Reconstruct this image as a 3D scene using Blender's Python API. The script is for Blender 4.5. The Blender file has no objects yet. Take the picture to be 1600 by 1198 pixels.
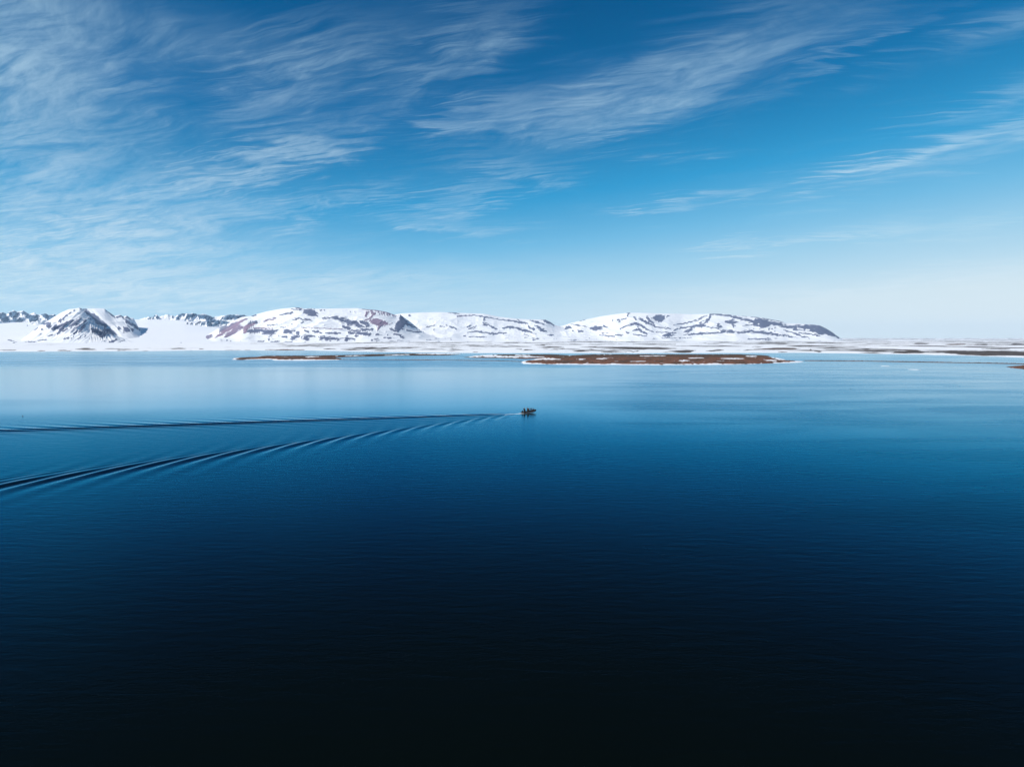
import bpy, bmesh, math, random
import numpy as np
from mathutils import Vector, Matrix

random.seed(7)
R = math.radians
S = bpy.context.scene
COL = S.collection

# ------------------------------------------------------------------ camera
F_PX, CX, CY = 1067.0, 800.0, 599.0          # focal length and centre in photo pixels (1600 x 1198)
CAM_H = 25.0                                 # drone height above the water
PITCH = R(3.75)
cam_d = bpy.data.cameras.new('camera')
cam = bpy.data.objects.new('camera', cam_d); COL.objects.link(cam)
cam_d.sensor_width = 36.0
cam_d.lens = 36.0 * F_PX / 1600.0
cam_d.clip_start, cam_d.clip_end = 0.5, 120000.0
cam.location = (0, 0, CAM_H)
cam.rotation_euler = (R(90) - PITCH, 0, 0)
S.camera = cam

# ------------------------------------------------------------------ exposure
S.view_settings.view_transform = 'Standard'
S.view_settings.look = 'None'
S.view_settings.exposure = 0.0
S.view_settings.gamma = 1.0
S.view_settings.use_curve_mapping = False
S.render.engine = 'CYCLES'
S.cycles.use_denoising = True
S.cycles.volume_bounces = 1
S.cycles.max_bounces = 6
S.cycles.transparent_max_bounces = 8
S.cycles.caustics_reflective = False
S.cycles.caustics_refractive = False

SUN_EL, SUN_AZ = R(37), R(-118)              # sun high on the left, behind the camera

# ------------------------------------------------------------------ helpers for pixel <-> world
SP, CP = math.sin(PITCH), math.cos(PITCH)

def project(X, Y, Z):
    dz = Z - CAM_H
    d = Y * CP - dz * SP
    v = Y * SP + dz * CP
    return CX + F_PX * X / d, CY - F_PX * v / d

def height_at(py, Y):
    r = (CY - py) / F_PX
    return CAM_H + Y * (r * CP - SP) / (CP + r * SP)

def ground(px, py, z=0.0):
    r = (CY - py) / F_PX
    Y = (z - CAM_H) * (CP + r * SP) / (r * CP - SP)
    d = Y * CP - (z - CAM_H) * SP
    return (px - CX) / F_PX * d, Y

def x_at(px, Y, z=0.0):
    return (px - CX) / F_PX * (Y * CP - (z - CAM_H) * SP)

def sky_angles(px, py):
    x, y, z = (px - CX) / F_PX, CP + (CY - py) / F_PX * SP, -SP + (CY - py) / F_PX * CP
    return math.atan2(x, y), math.atan2(z, math.hypot(x, y))

# ------------------------------------------------------------------ node helpers
class NT:
    def __init__(self, tree):
        self.t = tree; self.n = tree.nodes; self.l = tree.links
    def new(self, kind, **kw):
        nd = self.n.new(kind)
        for k, v in kw.items(): setattr(nd, k, v)
        return nd
    def put(self, sock, v):
        if isinstance(v, bpy.types.NodeSocket): self.l.new(v, sock)
        elif v is not None: sock.default_value = v
    def math(self, op, a, b=None, c=None, clamp=False):
        nd = self.new('ShaderNodeMath', operation=op, use_clamp=clamp)
        self.put(nd.inputs[0], a)
        if b is not None: self.put(nd.inputs[1], b)
        if c is not None: self.put(nd.inputs[2], c)
        return nd.outputs[0]
    def vmath(self, op, a, b=None):
        nd = self.new('ShaderNodeVectorMath', operation=op)
        self.put(nd.inputs[0], a)
        if b is not None: self.put(nd.inputs[1], b)
        return nd
    def mapr(self, v, a, b, c=0.0, d=1.0, smooth=True):
        nd = self.new('ShaderNodeMapRange', interpolation_type='SMOOTHSTEP' if smooth else 'LINEAR')
        self.put(nd.inputs[0], v)
        for i, x in enumerate((a, b, c, d)): nd.inputs[1 + i].default_value = x
        return nd.outputs[0]
    def mapping(self, vec, loc=(0, 0, 0), rot=(0, 0, 0), sc=(1, 1, 1), kind='POINT'):
        nd = self.new('ShaderNodeMapping', vector_type=kind)
        self.put(nd.inputs[0], vec)
        nd.inputs[1].default_value = loc; nd.inputs[2].default_value = rot; nd.inputs[3].default_value = sc
        return nd.outputs[0]
    def noise(self, vec, scale, detail=4, rough=0.5, dist=0.0, lac=2.0):
        nd = self.new('ShaderNodeTexNoise')
        self.put(nd.inputs['Vector'], vec)
        nd.inputs['Scale'].default_value = scale; nd.inputs['Detail'].default_value = detail
        nd.inputs['Roughness'].default_value = rough; nd.inputs['Distortion'].default_value = dist
        nd.inputs['Lacunarity'].default_value = lac
        return nd
    def mix(self, f, a, b, blend='MIX'):
        nd = self.new('ShaderNodeMix', data_type='RGBA', blend_type=blend)
        self.put(nd.inputs[0], f); self.put(nd.inputs[6], a); self.put(nd.inputs[7], b)
        return nd.outputs[2]
    def attr(self, name):
        return self.new('ShaderNodeAttribute', attribute_name=name)

def col4(c): return (c[0], c[1], c[2], 1.0)

# ------------------------------------------------------------------ world: Nishita sky, graded, with cirrus
world = bpy.data.worlds.new('World'); S.world = world; world.use_nodes = True
W = NT(world.node_tree)
bg = W.n['Background']
bg.inputs[1].default_value = 0.1
tc = W.new('ShaderNodeTexCoord').outputs['Generated']
sep = W.new('ShaderNodeSeparateXYZ'); W.l.new(tc, sep.inputs[0])
dx, dy, dz = sep.outputs
zc = W.math('MAXIMUM', dz, 0.012)
cmb = W.new('ShaderNodeCombineXYZ')
W.l.new(dx, cmb.inputs[0]); W.l.new(dy, cmb.inputs[1]); W.l.new(zc, cmb.inputs[2])
sky = W.new('ShaderNodeTexSky', sky_type='NISHITA', sun_disc=False)
sky.sun_elevation = SUN_EL; sky.sun_rotation = SUN_AZ
sky.air_density, sky.dust_density, sky.ozone_density = 1.0, 0.0, 6.0
W.l.new(W.vmath('NORMALIZE', cmb.outputs[0]).outputs[0], sky.inputs[0])
sk = W.new('ShaderNodeSeparateColor'); W.l.new(sky.outputs[0], sk.inputs[0])
ramp = W.new('ShaderNodeValToRGB'); ramp.color_ramp.interpolation = 'EASE'
SKY_RAMP = [(0.02, (0.000, 0.030, 0.100)), (0.12, (0.000, 0.060, 0.200)), (0.168, (0.000, 0.093, 0.270)), (0.22, (0.001, 0.150, 0.390)),
            (0.32, (0.030, 0.330, 0.645)), (0.42, (0.160, 0.495, 0.775)), (0.52, (0.330, 0.625, 0.835)), (0.62, (0.470, 0.710, 0.865)),
            (0.75, (0.670, 0.815, 0.890)), (0.95, (0.760, 0.860, 0.905))]
ramp.color_ramp.interpolation = 'LINEAR'
els = ramp.color_ramp.elements
els[0].position, els[0].color = SKY_RAMP[0][0], col4(SKY_RAMP[0][1])
els[1].position, els[1].color = SKY_RAMP[-1][0], col4(SKY_RAMP[-1][1])
for p, c in SKY_RAMP[1:-1]:
    e = els.new(p); e.color = col4(c)
W.l.new(W.math('MULTIPLY', sk.outputs[1], 0.1), ramp.inputs[0])

# cirrus: streaky noise on a flat cloud layer, gathered into bands
az = W.math('ARCTAN2', dx, dy)
el = W.math('ARCSINE', dz)
ae = W.new('ShaderNodeCombineXYZ'); W.l.new(az, ae.inputs[0]); W.l.new(el, ae.inputs[1])
zz = W.math('ADD', W.math('MAXIMUM', dz, 0.0), 0.10)
pl = W.new('ShaderNodeCombineXYZ')
W.l.new(W.math('DIVIDE', dx, zz), pl.inputs[0]); W.l.new(W.math('DIVIDE', dy, zz), pl.inputs[1])
P = pl.outputs[0]
warp = W.noise(P, 1.6, 3, 0.55)
wv = W.vmath('SUBTRACT', warp.outputs['Color'], (0.5, 0.5, 0.5))
Pw = W.vmath('ADD', P, W.vmath('MULTIPLY', wv.outputs[0], (0.25, 0.25, 0)).outputs[0]).outputs[0]
aew = W.vmath('ADD', ae.outputs[0], W.vmath('MULTIPLY', wv.outputs[0], (0.10, 0.05, 0)).outputs[0]).outputs[0]
fib1 = W.noise(W.mapping(Pw, (0, 0, 0), (0, 0, R(-15)), (1 / 3.4, 1 / 27.0, 1), 'TEXTURE'), 1.0, 7, 0.60, 0.5).outputs[0]
fib2 = W.noise(W.mapping(Pw, (3, 1, 0), (0, 0, R(-34)), (1 / 7.0, 1 / 22.0, 1), 'TEXTURE'), 1.0, 6, 0.62, 0.5).outputs[0]
tuft = W.noise(W.mapping(Pw, (7, 2, 0), (0, 0, R(-30)), (1 / 1.9, 1 / 4.2, 1), 'TEXTURE'), 1.0, 8, 0.64, 0.6).outputs[0]
fib = W.math('ADD', W.math('MULTIPLY', fib1, 0.5), W.math('MULTIPLY', fib2, 0.5))
fe = W.new('ShaderNodeCombineXYZ')
W.l.new(W.math('MULTIPLY', W.math('SUBTRACT', fib1, 0.5), 0.34), fe.inputs[0]); W.l.new(W.math('MULTIPLY', W.math('SUBTRACT', tuft, 0.5), 0.07), fe.inputs[1])
aew = W.vmath('ADD', aew, fe.outputs[0]).outputs[0]
# photo position, half length, half width (photo px), rise to the right (deg), density
CIRRUS = [(30, 110, 150, 80, 0, .85), (20, 50, 110, 60, 0, .25), (100, 330, 240, 60, 8, .55), (170, 20, 240, 30, -6, .45), (60, 235, 160, 45, -4, .45),
          (440, 228, 120, 22, 20, .75), (310, 292, 110, 22, 28, .62), (470, 110, 110, 50, 30, .50), (640, 130, 150, 34, 32, .38),
          (740, 50, 90, 36, 10, .38), (700, 203, 45, 12, 2, .6), (780, 165, 80, 20, 8, .5), (490, 318, 140, 17, 14, .62),
          (720, 310, 90, 17, 18, .55), (705, 355, 110, 11, -3, .6), (250, 352, 180, 24, 10, .45), (200, 402, 280, 24, 6, .45),
          (520, 432, 330, 24, 3, .35), (120, 452, 220, 18, 0, .4), (330, 452, 420, 34, 0, .75), (150, 385, 260, 40, 4, .35), (1090, 105, 260, 42, 16, .62), (880, 188, 170, 34, 10, .48),
          (945, 215, 40, 7, 24, .5), (1340, 70, 75, 9, 18, .4), (1500, 212, 150, 11, 11, .95), (1480, 243, 170, 20, 8, .36),
          (1355, 270, 48, 12, 20, .75), (1125, 305, 65, 8, 9, .62), (1040, 333, 50, 6, 5, .55), (1130, 385, 60, 5, 3, .75),
          (1200, 371, 32, 5, 3, .6), (1320, 365, 55, 9, -4, .55), (1415, 358, 60, 10, -8, .5), (1535, 350, 50, 14, 12, .35),
          (1560, 45, 90, 18, 14, .45), (1580, 138, 90, 14, 8, .4), (1500, 430, 170, 10, 5, .45), (1180, 455, 320, 12, 0, .3),
          (1050, 246, 60, 8, 5, .4), (830, 270, 70, 13, -8, .45), (560, 60, 80, 24, 20, .3)]
env = None
k = 1.0 / F_PX
for (x, y, a, b, ang, w) in CIRRUS:
    A, E_ = sky_angles(x, y)
    loc = W.mapping(aew, (A, E_, 0), (0, 0, R(ang)), (a * k * 0.85, b * k * 0.95, 1), 'TEXTURE')
    d2 = W.vmath('DOT_PRODUCT', loc, loc).outputs['Value']
    g = W.math('EXPONENT', W.math('MULTIPLY', d2, -1.05))
    env = W.math('MULTIPLY', g, w) if env is None else W.math('MULTIPLY_ADD', g, w, env)
fibm = W.mapr(fib, 0.32, 0.68, 0.45, 1.25)
soft = W.mapr(tuft, 0.28, 0.68, 0.18, 1.20)
veil = W.mapr(tuft, 0.50, 0.75, 0.0, 0.04)
dens = W.math('MULTIPLY', W.math('ADD', W.math('MULTIPLY', W.math('MAXIMUM', env, 0.0), soft), veil), fibm)
alpha = W.math('SUBTRACT', 1.0, W.math('EXPONENT', W.math('MULTIPLY', dens, -0.68)))
cloud = W.mix(W.mapr(dz, 0.0, 0.42), (0.80, 0.90, 0.96, 1), (0.50, 0.74, 0.89, 1))
skyc = W.mix(W.math('MULTIPLY', alpha, 0.95, clamp=True), ramp.outputs[0], cloud)
scaled = W.vmath('SCALE', skyc); scaled.inputs[3].default_value = 10.0
W.l.new(scaled.outputs[0], bg.inputs[0])

# ------------------------------------------------------------------ sun
sun_d = bpy.data.lights.new('sun', 'SUN'); sun_d.energy = 5.0; sun_d.angle = R(0.5); sun_d.color = (1.0, 0.95, 0.88)
sun = bpy.data.objects.new('sun', sun_d); COL.objects.link(sun)
sd = Vector((math.sin(SUN_AZ) * math.cos(SUN_EL), math.cos(SUN_AZ) * math.cos(SUN_EL), math.sin(SUN_EL)))
sun.rotation_euler = sd.to_track_quat('Z', 'Y').to_euler()
sun.location = (-200, -200, 300)

# ------------------------------------------------------------------ numpy noise
def _hash(ix, iy, seed):
    h = (ix.astype(np.int64) * 374761393 + iy.astype(np.int64) * 668265263 + seed * 1442695041) & 0xffffffff
    h = ((h ^ (h >> 13)) * 1274126177) & 0xffffffff
    return ((h ^ (h >> 16)) & 0xffff) / 65535.0

def vnoise(x, y, seed=0):
    ix, iy = np.floor(x), np.floor(y)
    fx, fy = x - ix, y - iy
    fx = fx * fx * fx * (fx * (fx * 6 - 15) + 10); fy = fy * fy * fy * (fy * (fy * 6 - 15) + 10)
    a, b = _hash(ix, iy, seed), _hash(ix + 1, iy, seed)
    c, d = _hash(ix, iy + 1, seed), _hash(ix + 1, iy + 1, seed)
    return (a + (b - a) * fx) * (1 - fy) + (c + (d - c) * fx) * fy

def fbm(x, y, octv=5, seed=0, gain=0.5):
    s = 0; a = 1.0; t = 0
    for i in range(octv):
        s = s + a * (vnoise(x * 2 ** i + 17.3 * i, y * 2 ** i + 9.1 * i, seed + i) * 2 - 1); t += a; a *= gain
    return s / t

def ridged(x, y, octv=5, seed=0):
    s = 0; a = 1.0; t = 0
    for i in range(octv):
        n = 1 - np.abs(vnoise(x * 2 ** i + 5.7 * i, y * 2 ** i + 3.3 * i, seed + i) * 2 - 1)
        s = s + a * n * n; t += a; a *= 0.5
    return s / t

def sstep(a, b, x):
    t = np.clip((x - a) / (b - a), 0, 1); return t * t * (3 - 2 * t)

def grid_mesh(name, X, Y, Z, mat, attrs=None, smooth=True):
    nr, nc = X.shape
    me = bpy.data.meshes.new(name)
    co = np.stack([X, Y, Z], -1).reshape(-1, 3).astype(np.float32)
    idx = np.arange(nr * nc).reshape(nr, nc)
    q = np.stack([idx[:-1, :-1], idx[:-1, 1:], idx[1:, 1:], idx[1:, :-1]], -1).reshape(-1, 4)
    me.vertices.add(len(co)); me.vertices.foreach_set('co', co.ravel())
    me.loops.add(q.size); me.loops.foreach_set('vertex_index', q.ravel().astype(np.int32))
    me.polygons.add(len(q))
    me.polygons.foreach_set('loop_start', np.arange(0, q.size, 4, dtype=np.int32))
    me.polygons.foreach_set('use_smooth', np.full(len(q), smooth))
    me.update(calc_edges=True)
    for k_, v in (attrs or {}).items():
        at = me.attributes.new(k_, 'FLOAT', 'POINT'); at.data.foreach_set('value', v.ravel().astype(np.float32))
    me.materials.append(mat)
    o = bpy.data.objects.new(name, me); COL.objects.link(o)
    return o

def structure(o, label=None):
    o['kind'] = 'structure'
    if label: o['label'] = label
    return o

# ------------------------------------------------------------------ materials
def new_mat(name):
    m = bpy.data.materials.new(name); m.use_nodes = True
    n = NT(m.node_tree); b = n.n['Principled BSDF']
    return m, n, b

def simple_mat(name, c, rough=0.6, metal=0.0, var=0.25, scale=9.0):
    m, n, b = new_mat(name)
    ns = n.noise(n.new('ShaderNodeTexCoord').outputs['Object'], scale, 4, 0.6).outputs[0]
    f = n.mapr(ns, 0.3, 0.7)
    n.l.new(n.mix(f, col4([v * (1 - var) for v in c]), col4([v * (1 + var) for v in c])), b.inputs['Base Color'])
    b.inputs['Roughness'].default_value = rough; b.inputs['Metallic'].default_value = metal
    return m

def terrain_mat(name, rock_cols, alt_cols, snow=(0.91, 0.92, 0.94), size=60.0, edge=0.35, stretch=1.0, bump=6.0):
    """snow over bare ground: attribute 'bare' says how much ground shows, 'tint' picks the second ground colour"""
    m, n, b = new_mat(name)
    pos = n.new('ShaderNodeNewGeometry').outputs['Position']
    p1 = n.mapping(pos, sc=(1.0 / size, 1.0 / size / stretch, 1.0 / size))
    big = n.noise(p1, 1.0, 8, 0.62, 0.4)
    fine = n.noise(n.mapping(pos, sc=(6.0 / size,) * 3), 1.0, 5, 0.6)
    bare = n.attr('bare').outputs['Fac']; tint = n.attr('tint').outputs['Fac']
    v = n.math('ADD', bare, n.math('MULTIPLY', n.math('SUBTRACT', big.outputs[0], 0.5), edge * 2))
    mask = n.mapr(v, 0.38, 0.62)
    rc = n.mix(n.mapr(fine.outputs[0], 0.35, 0.65), col4(rock_cols[0]), col4(rock_cols[1]))
    ac = n.mix(n.mapr(fine.outputs[0], 0.35, 0.65), col4(alt_cols[0]), col4(alt_cols[1]))
    gc = n.mix(tint, rc, ac)
    sc = n.mix(n.mapr(big.outputs[0], 0.3, 0.7), col4([s * 0.95 for s in snow]), col4(snow))
    n.l.new(n.mix(mask, sc, gc), b.inputs['Base Color'])
    b.inputs['Roughness'].default_value = 0.85
    b.inputs['Specular IOR Level'].default_value = 0.2
    bp = n.new('ShaderNodeBump'); bp.inputs['Strength'].default_value = 0.35; bp.inputs['Distance'].default_value = bump
    n.l.new(n.math('ADD', big.outputs[0], n.math('MULTIPLY', mask, n.math('MULTIPLY', fine.outputs[0], 0.5))), bp.inputs['Height'])
    n.l.new(bp.outputs[0], b.inputs['Normal'])
    return m

M_mount = terrain_mat('snowy_mountain', ((0.090, 0.115, 0.195), (0.165, 0.180, 0.270)), ((0.235, 0.155, 0.225), (0.36, 0.255, 0.345)), size=70, edge=0.42, bump=4.0)  # rock base colour tinted blue to stand in for haze and shadow tone
M_far = terrain_mat('far_mountain', ((0.045, 0.100, 0.180), (0.085, 0.155, 0.250)), ((0.16, 0.12, 0.15), (0.2, 0.16, 0.19)), size=160, edge=0.45, bump=12)  # bluer rock: the haze of distance is painted into its base colour
M_plain = terrain_mat('snowy_tundra', ((0.048, 0.040, 0.034), (0.130, 0.100, 0.085)), ((0.10, 0.055, 0.035), (0.19, 0.10, 0.06)), size=42, edge=0.95, stretch=3.0, bump=0.6)
M_isle = terrain_mat('rusty_tundra', ((0.105, 0.040, 0.022), (0.290, 0.125, 0.070)), ((0.030, 0.022, 0.015), (0.110, 0.070, 0.044)), size=7, edge=0.45, bump=0.25)

# ------------------------------------------------------------------ water
BOAT = Vector((*ground(817.5, 645.8), 0)); BOAT_YAW = R(34.0)
hx, hy = math.cos(BOAT_YAW), math.sin(BOAT_YAW)

def graded(lo, a, b, hi, step, grow=1.16):
    mid = list(np.arange(a, b + 1e-6, step)); out = []
    x, s = b, step
    while x < hi: s *= grow; x += s; out.append(min(x, hi))
    pre = []; x, s = a, step
    while x > lo: s *= grow; x -= s; pre.append(max(x, lo))
    return np.array(pre[::-1] + mid + out)

wx = graded(-26000, -190, 22, 26000, 0.36); wy = graded(-3000, 84, 252, 24000, 0.36)
WX, WY = np.meshgrid(wx, wy)
bx, by = BOAT.x - WX, BOAT.y - WY
back = bx * hx + by * hy                      # metres behind the boat
side = -bx * hy + by * hx
LAM0 = 7.2                                    # transverse wavelength at about 7 knots
k0 = 2 * math.pi / LAM0
sel = (back > 0.5) & (np.abs(side) < 0.46 * back + 2) & (WX > -200) & (WX < 30) & (WY > 70) & (WY < 262)
xs, ys = back[sel].astype(np.float32), (side[sel] * 1.10).astype(np.float32)     # a planing hull throws a slightly narrower wedge
eta = np.zeros_like(xs)
NTH = 1100
ths = np.linspace(R(24), R(63), NTH)
for th in ths:
    t = math.degrees(th)
    amp = float(sstep(24, 35, t) * (1 - 0.75 * sstep(42, 60, t)) * (1 - sstep(55, 63, t)))
    kk = k0 / math.cos(th) ** 2
    cth, sth = math.cos(th), math.sin(th)
    ph = kk * cth * xs
    eta += np.float32(amp) * (np.cos(ph + np.float32(kk * sth) * ys) + np.cos(ph - np.float32(kk * sth) * ys))
eta /= NTH
eta *= sstep(0.5, 14, xs) * (0.50 + 0.50 * sstep(10, 110, xs))
WAKE_AMP = 0.34
WZ = np.zeros_like(WX)
WZ[sel] = eta * WAKE_AMP
fadeout = sstep(-190, -180, WX) * sstep(84, 90, WY)
WZ *= fadeout
churn = sstep(0.37, 0.30, np.abs(side) / np.maximum(back, 1)) * sstep(0, 10, back) * fadeout * (WX < 30)
fo = np.exp(-(side / (0.50 + 0.018 * np.maximum(back, 0))) ** 2) * sstep(-1.0, 0.2, back) * np.exp(-np.maximum(back, 0) / 8.0)
hull = np.exp(-((np.abs(side) - 1.02) / 0.24) ** 2) * sstep(-5.2, -4.0, back) * (1 - sstep(0, 2, back)) * 0.9
foam = np.clip(fo * 1.2 + hull, 0, 1) * (np.abs(back) < 60)
WZ += foam * 0.12 * (vnoise(WX * 2.3, WY * 2.3, 3) - 0.2)

M_water, n, b = new_mat('sea_water')
pos = n.new('ShaderNodeNewGeometry').outputs['Position']
ps = n.new('ShaderNodeSeparateXYZ'); n.l.new(pos, ps.inputs[0])
wn1 = n.noise(n.mapping(pos, rot=(0, 0, R(6)), sc=(0.0022, 0.0080, 0)), 1.0, 4, 0.55, 0.6).outputs[0]
wn2 = n.noise(n.mapping(pos, rot=(0, 0, R(-9)), sc=(0.010, 0.035, 0)), 1.0, 4, 0.6, 0.8).outputs[0]
yw = n.math('ADD', ps.outputs[1], n.math('MULTIPLY', n.math('SUBTRACT', wn1, 0.5), 260.0))
far = n.math('MULTIPLY', n.mapr(yw, 500.0, 680.0), n.mapr(yw, 1250.0, 950.0, 0.35, 1.0))      # breeze on the far water
near = n.mapr(yw, 290.0, 150.0)                      # light ripple near the drone
right = n.math('MULTIPLY', n.mapr(n.math('DIVIDE', ps.outputs[0], n.math('MAXIMUM', ps.outputs[1], 1.0)), 0.0, 0.24), n.mapr(wn2, 0.28, 0.72, 0.50, 0.95))
wind = n.math('MAXIMUM', n.math('MAXIMUM', n.math('MULTIPLY', far, n.mapr(wn2, 0.3, 0.7, 0.50, 1.0)), n.math('MULTIPLY', near, 0.65)), n.math('MULTIPLY', right, 0.85))
wind = n.math('ADD', wind, n.math('MULTIPLY', n.math('SUBTRACT', wn2, 0.5), 0.25), clamp=True)
churn_a = n.attr('churn').outputs['Fac']
wind2 = n.math('MAXIMUM', wind, n.math('MULTIPLY', churn_a, 0.75))
foam_n = n.noise(pos, 2.6, 5, 0.65).outputs[0]
foam_f = n.mapr(n.math('ADD', n.attr('foam').outputs['Fac'], n.math('MULTIPLY', n.math('SUBTRACT', foam_n, 0.5), 0.7)), 0.38, 0.62)
rip1 = n.noise(n.mapping(pos, rot=(0, 0, R(8)), sc=(0.28, 0.95, 0.5)), 1.0, 4, 0.55, 0.3).outputs[0]
rip2 = n.noise(n.mapping(pos, rot=(0, 0, R(-12)), sc=(1.3, 3.6, 1.5)), 1.0, 3, 0.5, 0.2).outputs[0]
rip = n.math('ADD', n.math('MULTIPLY', rip1, 0.10), n.math('MULTIPLY', rip2, 0.022))
bp = n.new('ShaderNodeBump'); bp.inputs['Distance'].default_value = 1.0
n.l.new(n.math('MULTIPLY_ADD', wind2, 0.60, 0.015), bp.inputs['Strength']); n.l.new(rip, bp.inputs['Height'])
n.n.remove(b)
fr = n.new('ShaderNodeFresnel'); fr.inputs['IOR'].default_value = 1.333; n.l.new(bp.outputs[0], fr.inputs['Normal'])
# reflectance falls away quickly towards steep view angles, red first
F_ = n.math('MULTIPLY', fr.outputs[0], n.math('MULTIPLY_ADD', wind2, -0.25, 1.05))   # ruffled water reflects less at grazing angles
eff = n.mapr(F_, 0.02, 0.76, 0.0, 0.96)
rc = n.new('ShaderNodeCombineColor')
n.l.new(n.math('MULTIPLY', eff, n.mapr(F_, 0.34, 0.76, 0.04, 0.98)), rc.inputs[0])
n.l.new(n.math('MULTIPLY', eff, n.mapr(F_, 0.16, 0.80, 0.56, 1.0)), rc.inputs[1])
n.l.new(eff, rc.inputs[2])
gl = n.new('ShaderNodeBsdfGlossy', distribution='BECKMANN'); n.l.new(rc.outputs[0], gl.inputs['Color'])
n.l.new(n.math('MULTIPLY_ADD', wind2, 0.12, 0.19), gl.inputs['Roughness']); n.l.new(bp.outputs[0], gl.inputs['Normal'])
df = n.new('ShaderNodeBsdfDiffuse'); df.inputs['Color'].default_value = (0.0018, 0.0040, 0.0038, 1)
ad = n.new('ShaderNodeAddShader'); n.l.new(gl.outputs[0], ad.inputs[0]); n.l.new(df.outputs[0], ad.inputs[1])
fd = n.new('ShaderNodeBsdfDiffuse'); fd.inputs['Color'].default_value = (0.75, 0.80, 0.84, 1)
mx = n.new('ShaderNodeMixShader'); n.l.new(foam_f, mx.inputs[0]); n.l.new(ad.outputs[0], mx.inputs[1]); n.l.new(fd.outputs[0], mx.inputs[2])
n.l.new(mx.outputs[0], n.n['Material Output'].inputs['Surface'])
structure(grid_mesh('water', WX, WY, WZ, M_water, {'churn': churn, 'foam': foam}), 'calm dark blue bay water with a boat wake')

# ------------------------------------------------------------------ rock outcrops traced on the slopes, in photo pixels
class Marks:
    def __init__(self, lens=False): self.items = []; self.lens = lens
    def stroke(self, ox, oy, sc, pts, tint=0.0, sign=1.0):
        if self.lens and len(pts) > 1:           # thin out towards both ends
            out = []
            for i, (p, q) in enumerate(zip(pts[:-1], pts[1:])):
                for j in range(6): out.append(tuple(a + (b_ - a) * j / 6 for a, b_ in zip(p, q)))
            out.append(pts[-1]); m_ = len(out) - 1
            pts = [(x, y, r * (0.12 + 1.05 * math.sin(math.pi * min(max(i / m_, 0.02), 0.98)) ** 0.8)) for i, (x, y, r) in enumerate(out)]
        self.items.append(('s', [(ox + x / sc, oy + y / sc, max(r / sc, 0.35)) for x, y, r in pts], tint, sign))
    def poly(self, ox, oy, sc, pts, tint=0.0, sign=1.0):
        self.items.append(('p', [(ox + x / sc, oy + y / sc) for x, y in pts], tint, sign))
    def evaluate(self, px, py):
        """returns bare (0..1) and tint at photo positions"""
        bare = np.zeros_like(px); tint = np.zeros_like(px)
        for kind, pts, tn, sign in self.items:
            xs_ = [p[0] for p in pts]; ys_ = [p[1] for p in pts]
            m = 2 + (max(p[2] for p in pts) * 1.6 if kind == 's' else 1.0)
            box = (px > min(xs_) - m) & (px < max(xs_) + m) & (py > min(ys_) - m) & (py < max(ys_) + m)
            if not box.any(): continue
            x, y = px[box], py[box]
            if kind == 's':
                v = np.zeros_like(x)
                segs = list(zip(pts[:-1], pts[1:])) if len(pts) > 1 else [(pts[0], pts[0])]
                for (ax, ay, ar), (bx_, by_, br) in segs:
                    ux, uy = bx_ - ax, by_ - ay
                    L2 = ux * ux + uy * uy
                    t = np.clip(((x - ax) * ux + (y - ay) * uy) / L2, 0, 1) if L2 > 0 else np.zeros_like(x)
                    d = np.hypot(x - ax - t * ux, y - ay - t * uy)
                    r = ar + (br - ar) * t
                    v = np.maximum(v, np.clip(1.0 - 0.5 * d / r, 0, 1))
            else:
                inside = np.zeros(x.shape, bool); dmin = np.full(x.shape, 1e9)
                for i in range(len(pts)):
                    (ax, ay), (bx_, by_) = pts[i], pts[(i + 1) % len(pts)]
                    c = ((ay > y) != (by_ > y)) & (x < (bx_ - ax) * (y - ay) / ((by_ - ay) if by_ != ay else 1e-9) + ax)
                    inside ^= c
                    ux, uy = bx_ - ax, by_ - ay; L2 = max(ux * ux + uy * uy, 1e-9)
                    t = np.clip(((x - ax) * ux + (y - ay) * uy) / L2, 0, 1)
                    dmin = np.minimum(dmin, np.hypot(x - ax - t * ux, y - ay - t * uy))
                v = np.clip(0.5 + np.where(inside, dmin, -dmin) * 0.28, 0, 1)
            if sign > 0:
                tint[box] = np.where(v > bare[box], tn, tint[box]); bare[box] = np.maximum(bare[box], v)
            else:
                bare[box] = np.minimum(bare[box], 1 - v)
        return bare, tint

def load(marks, ox, items, oy=470, sc=8.0):
    for it in items:
        tn = 0.0
        if isinstance(it, tuple) and it[0] == 'P': marks.poly(ox, oy, sc, it[1], it[2] if len(it) > 2 else 0.0)
        elif isinstance(it, tuple) and it[0] == 'T': marks.stroke(ox, oy, sc, it[1], it[2])
        elif isinstance(it, tuple) and it[0] == 'N': marks.stroke(ox, oy, sc, it[1], 0.0, -1.0)
        else: marks.stroke(ox, oy, sc, it)

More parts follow.
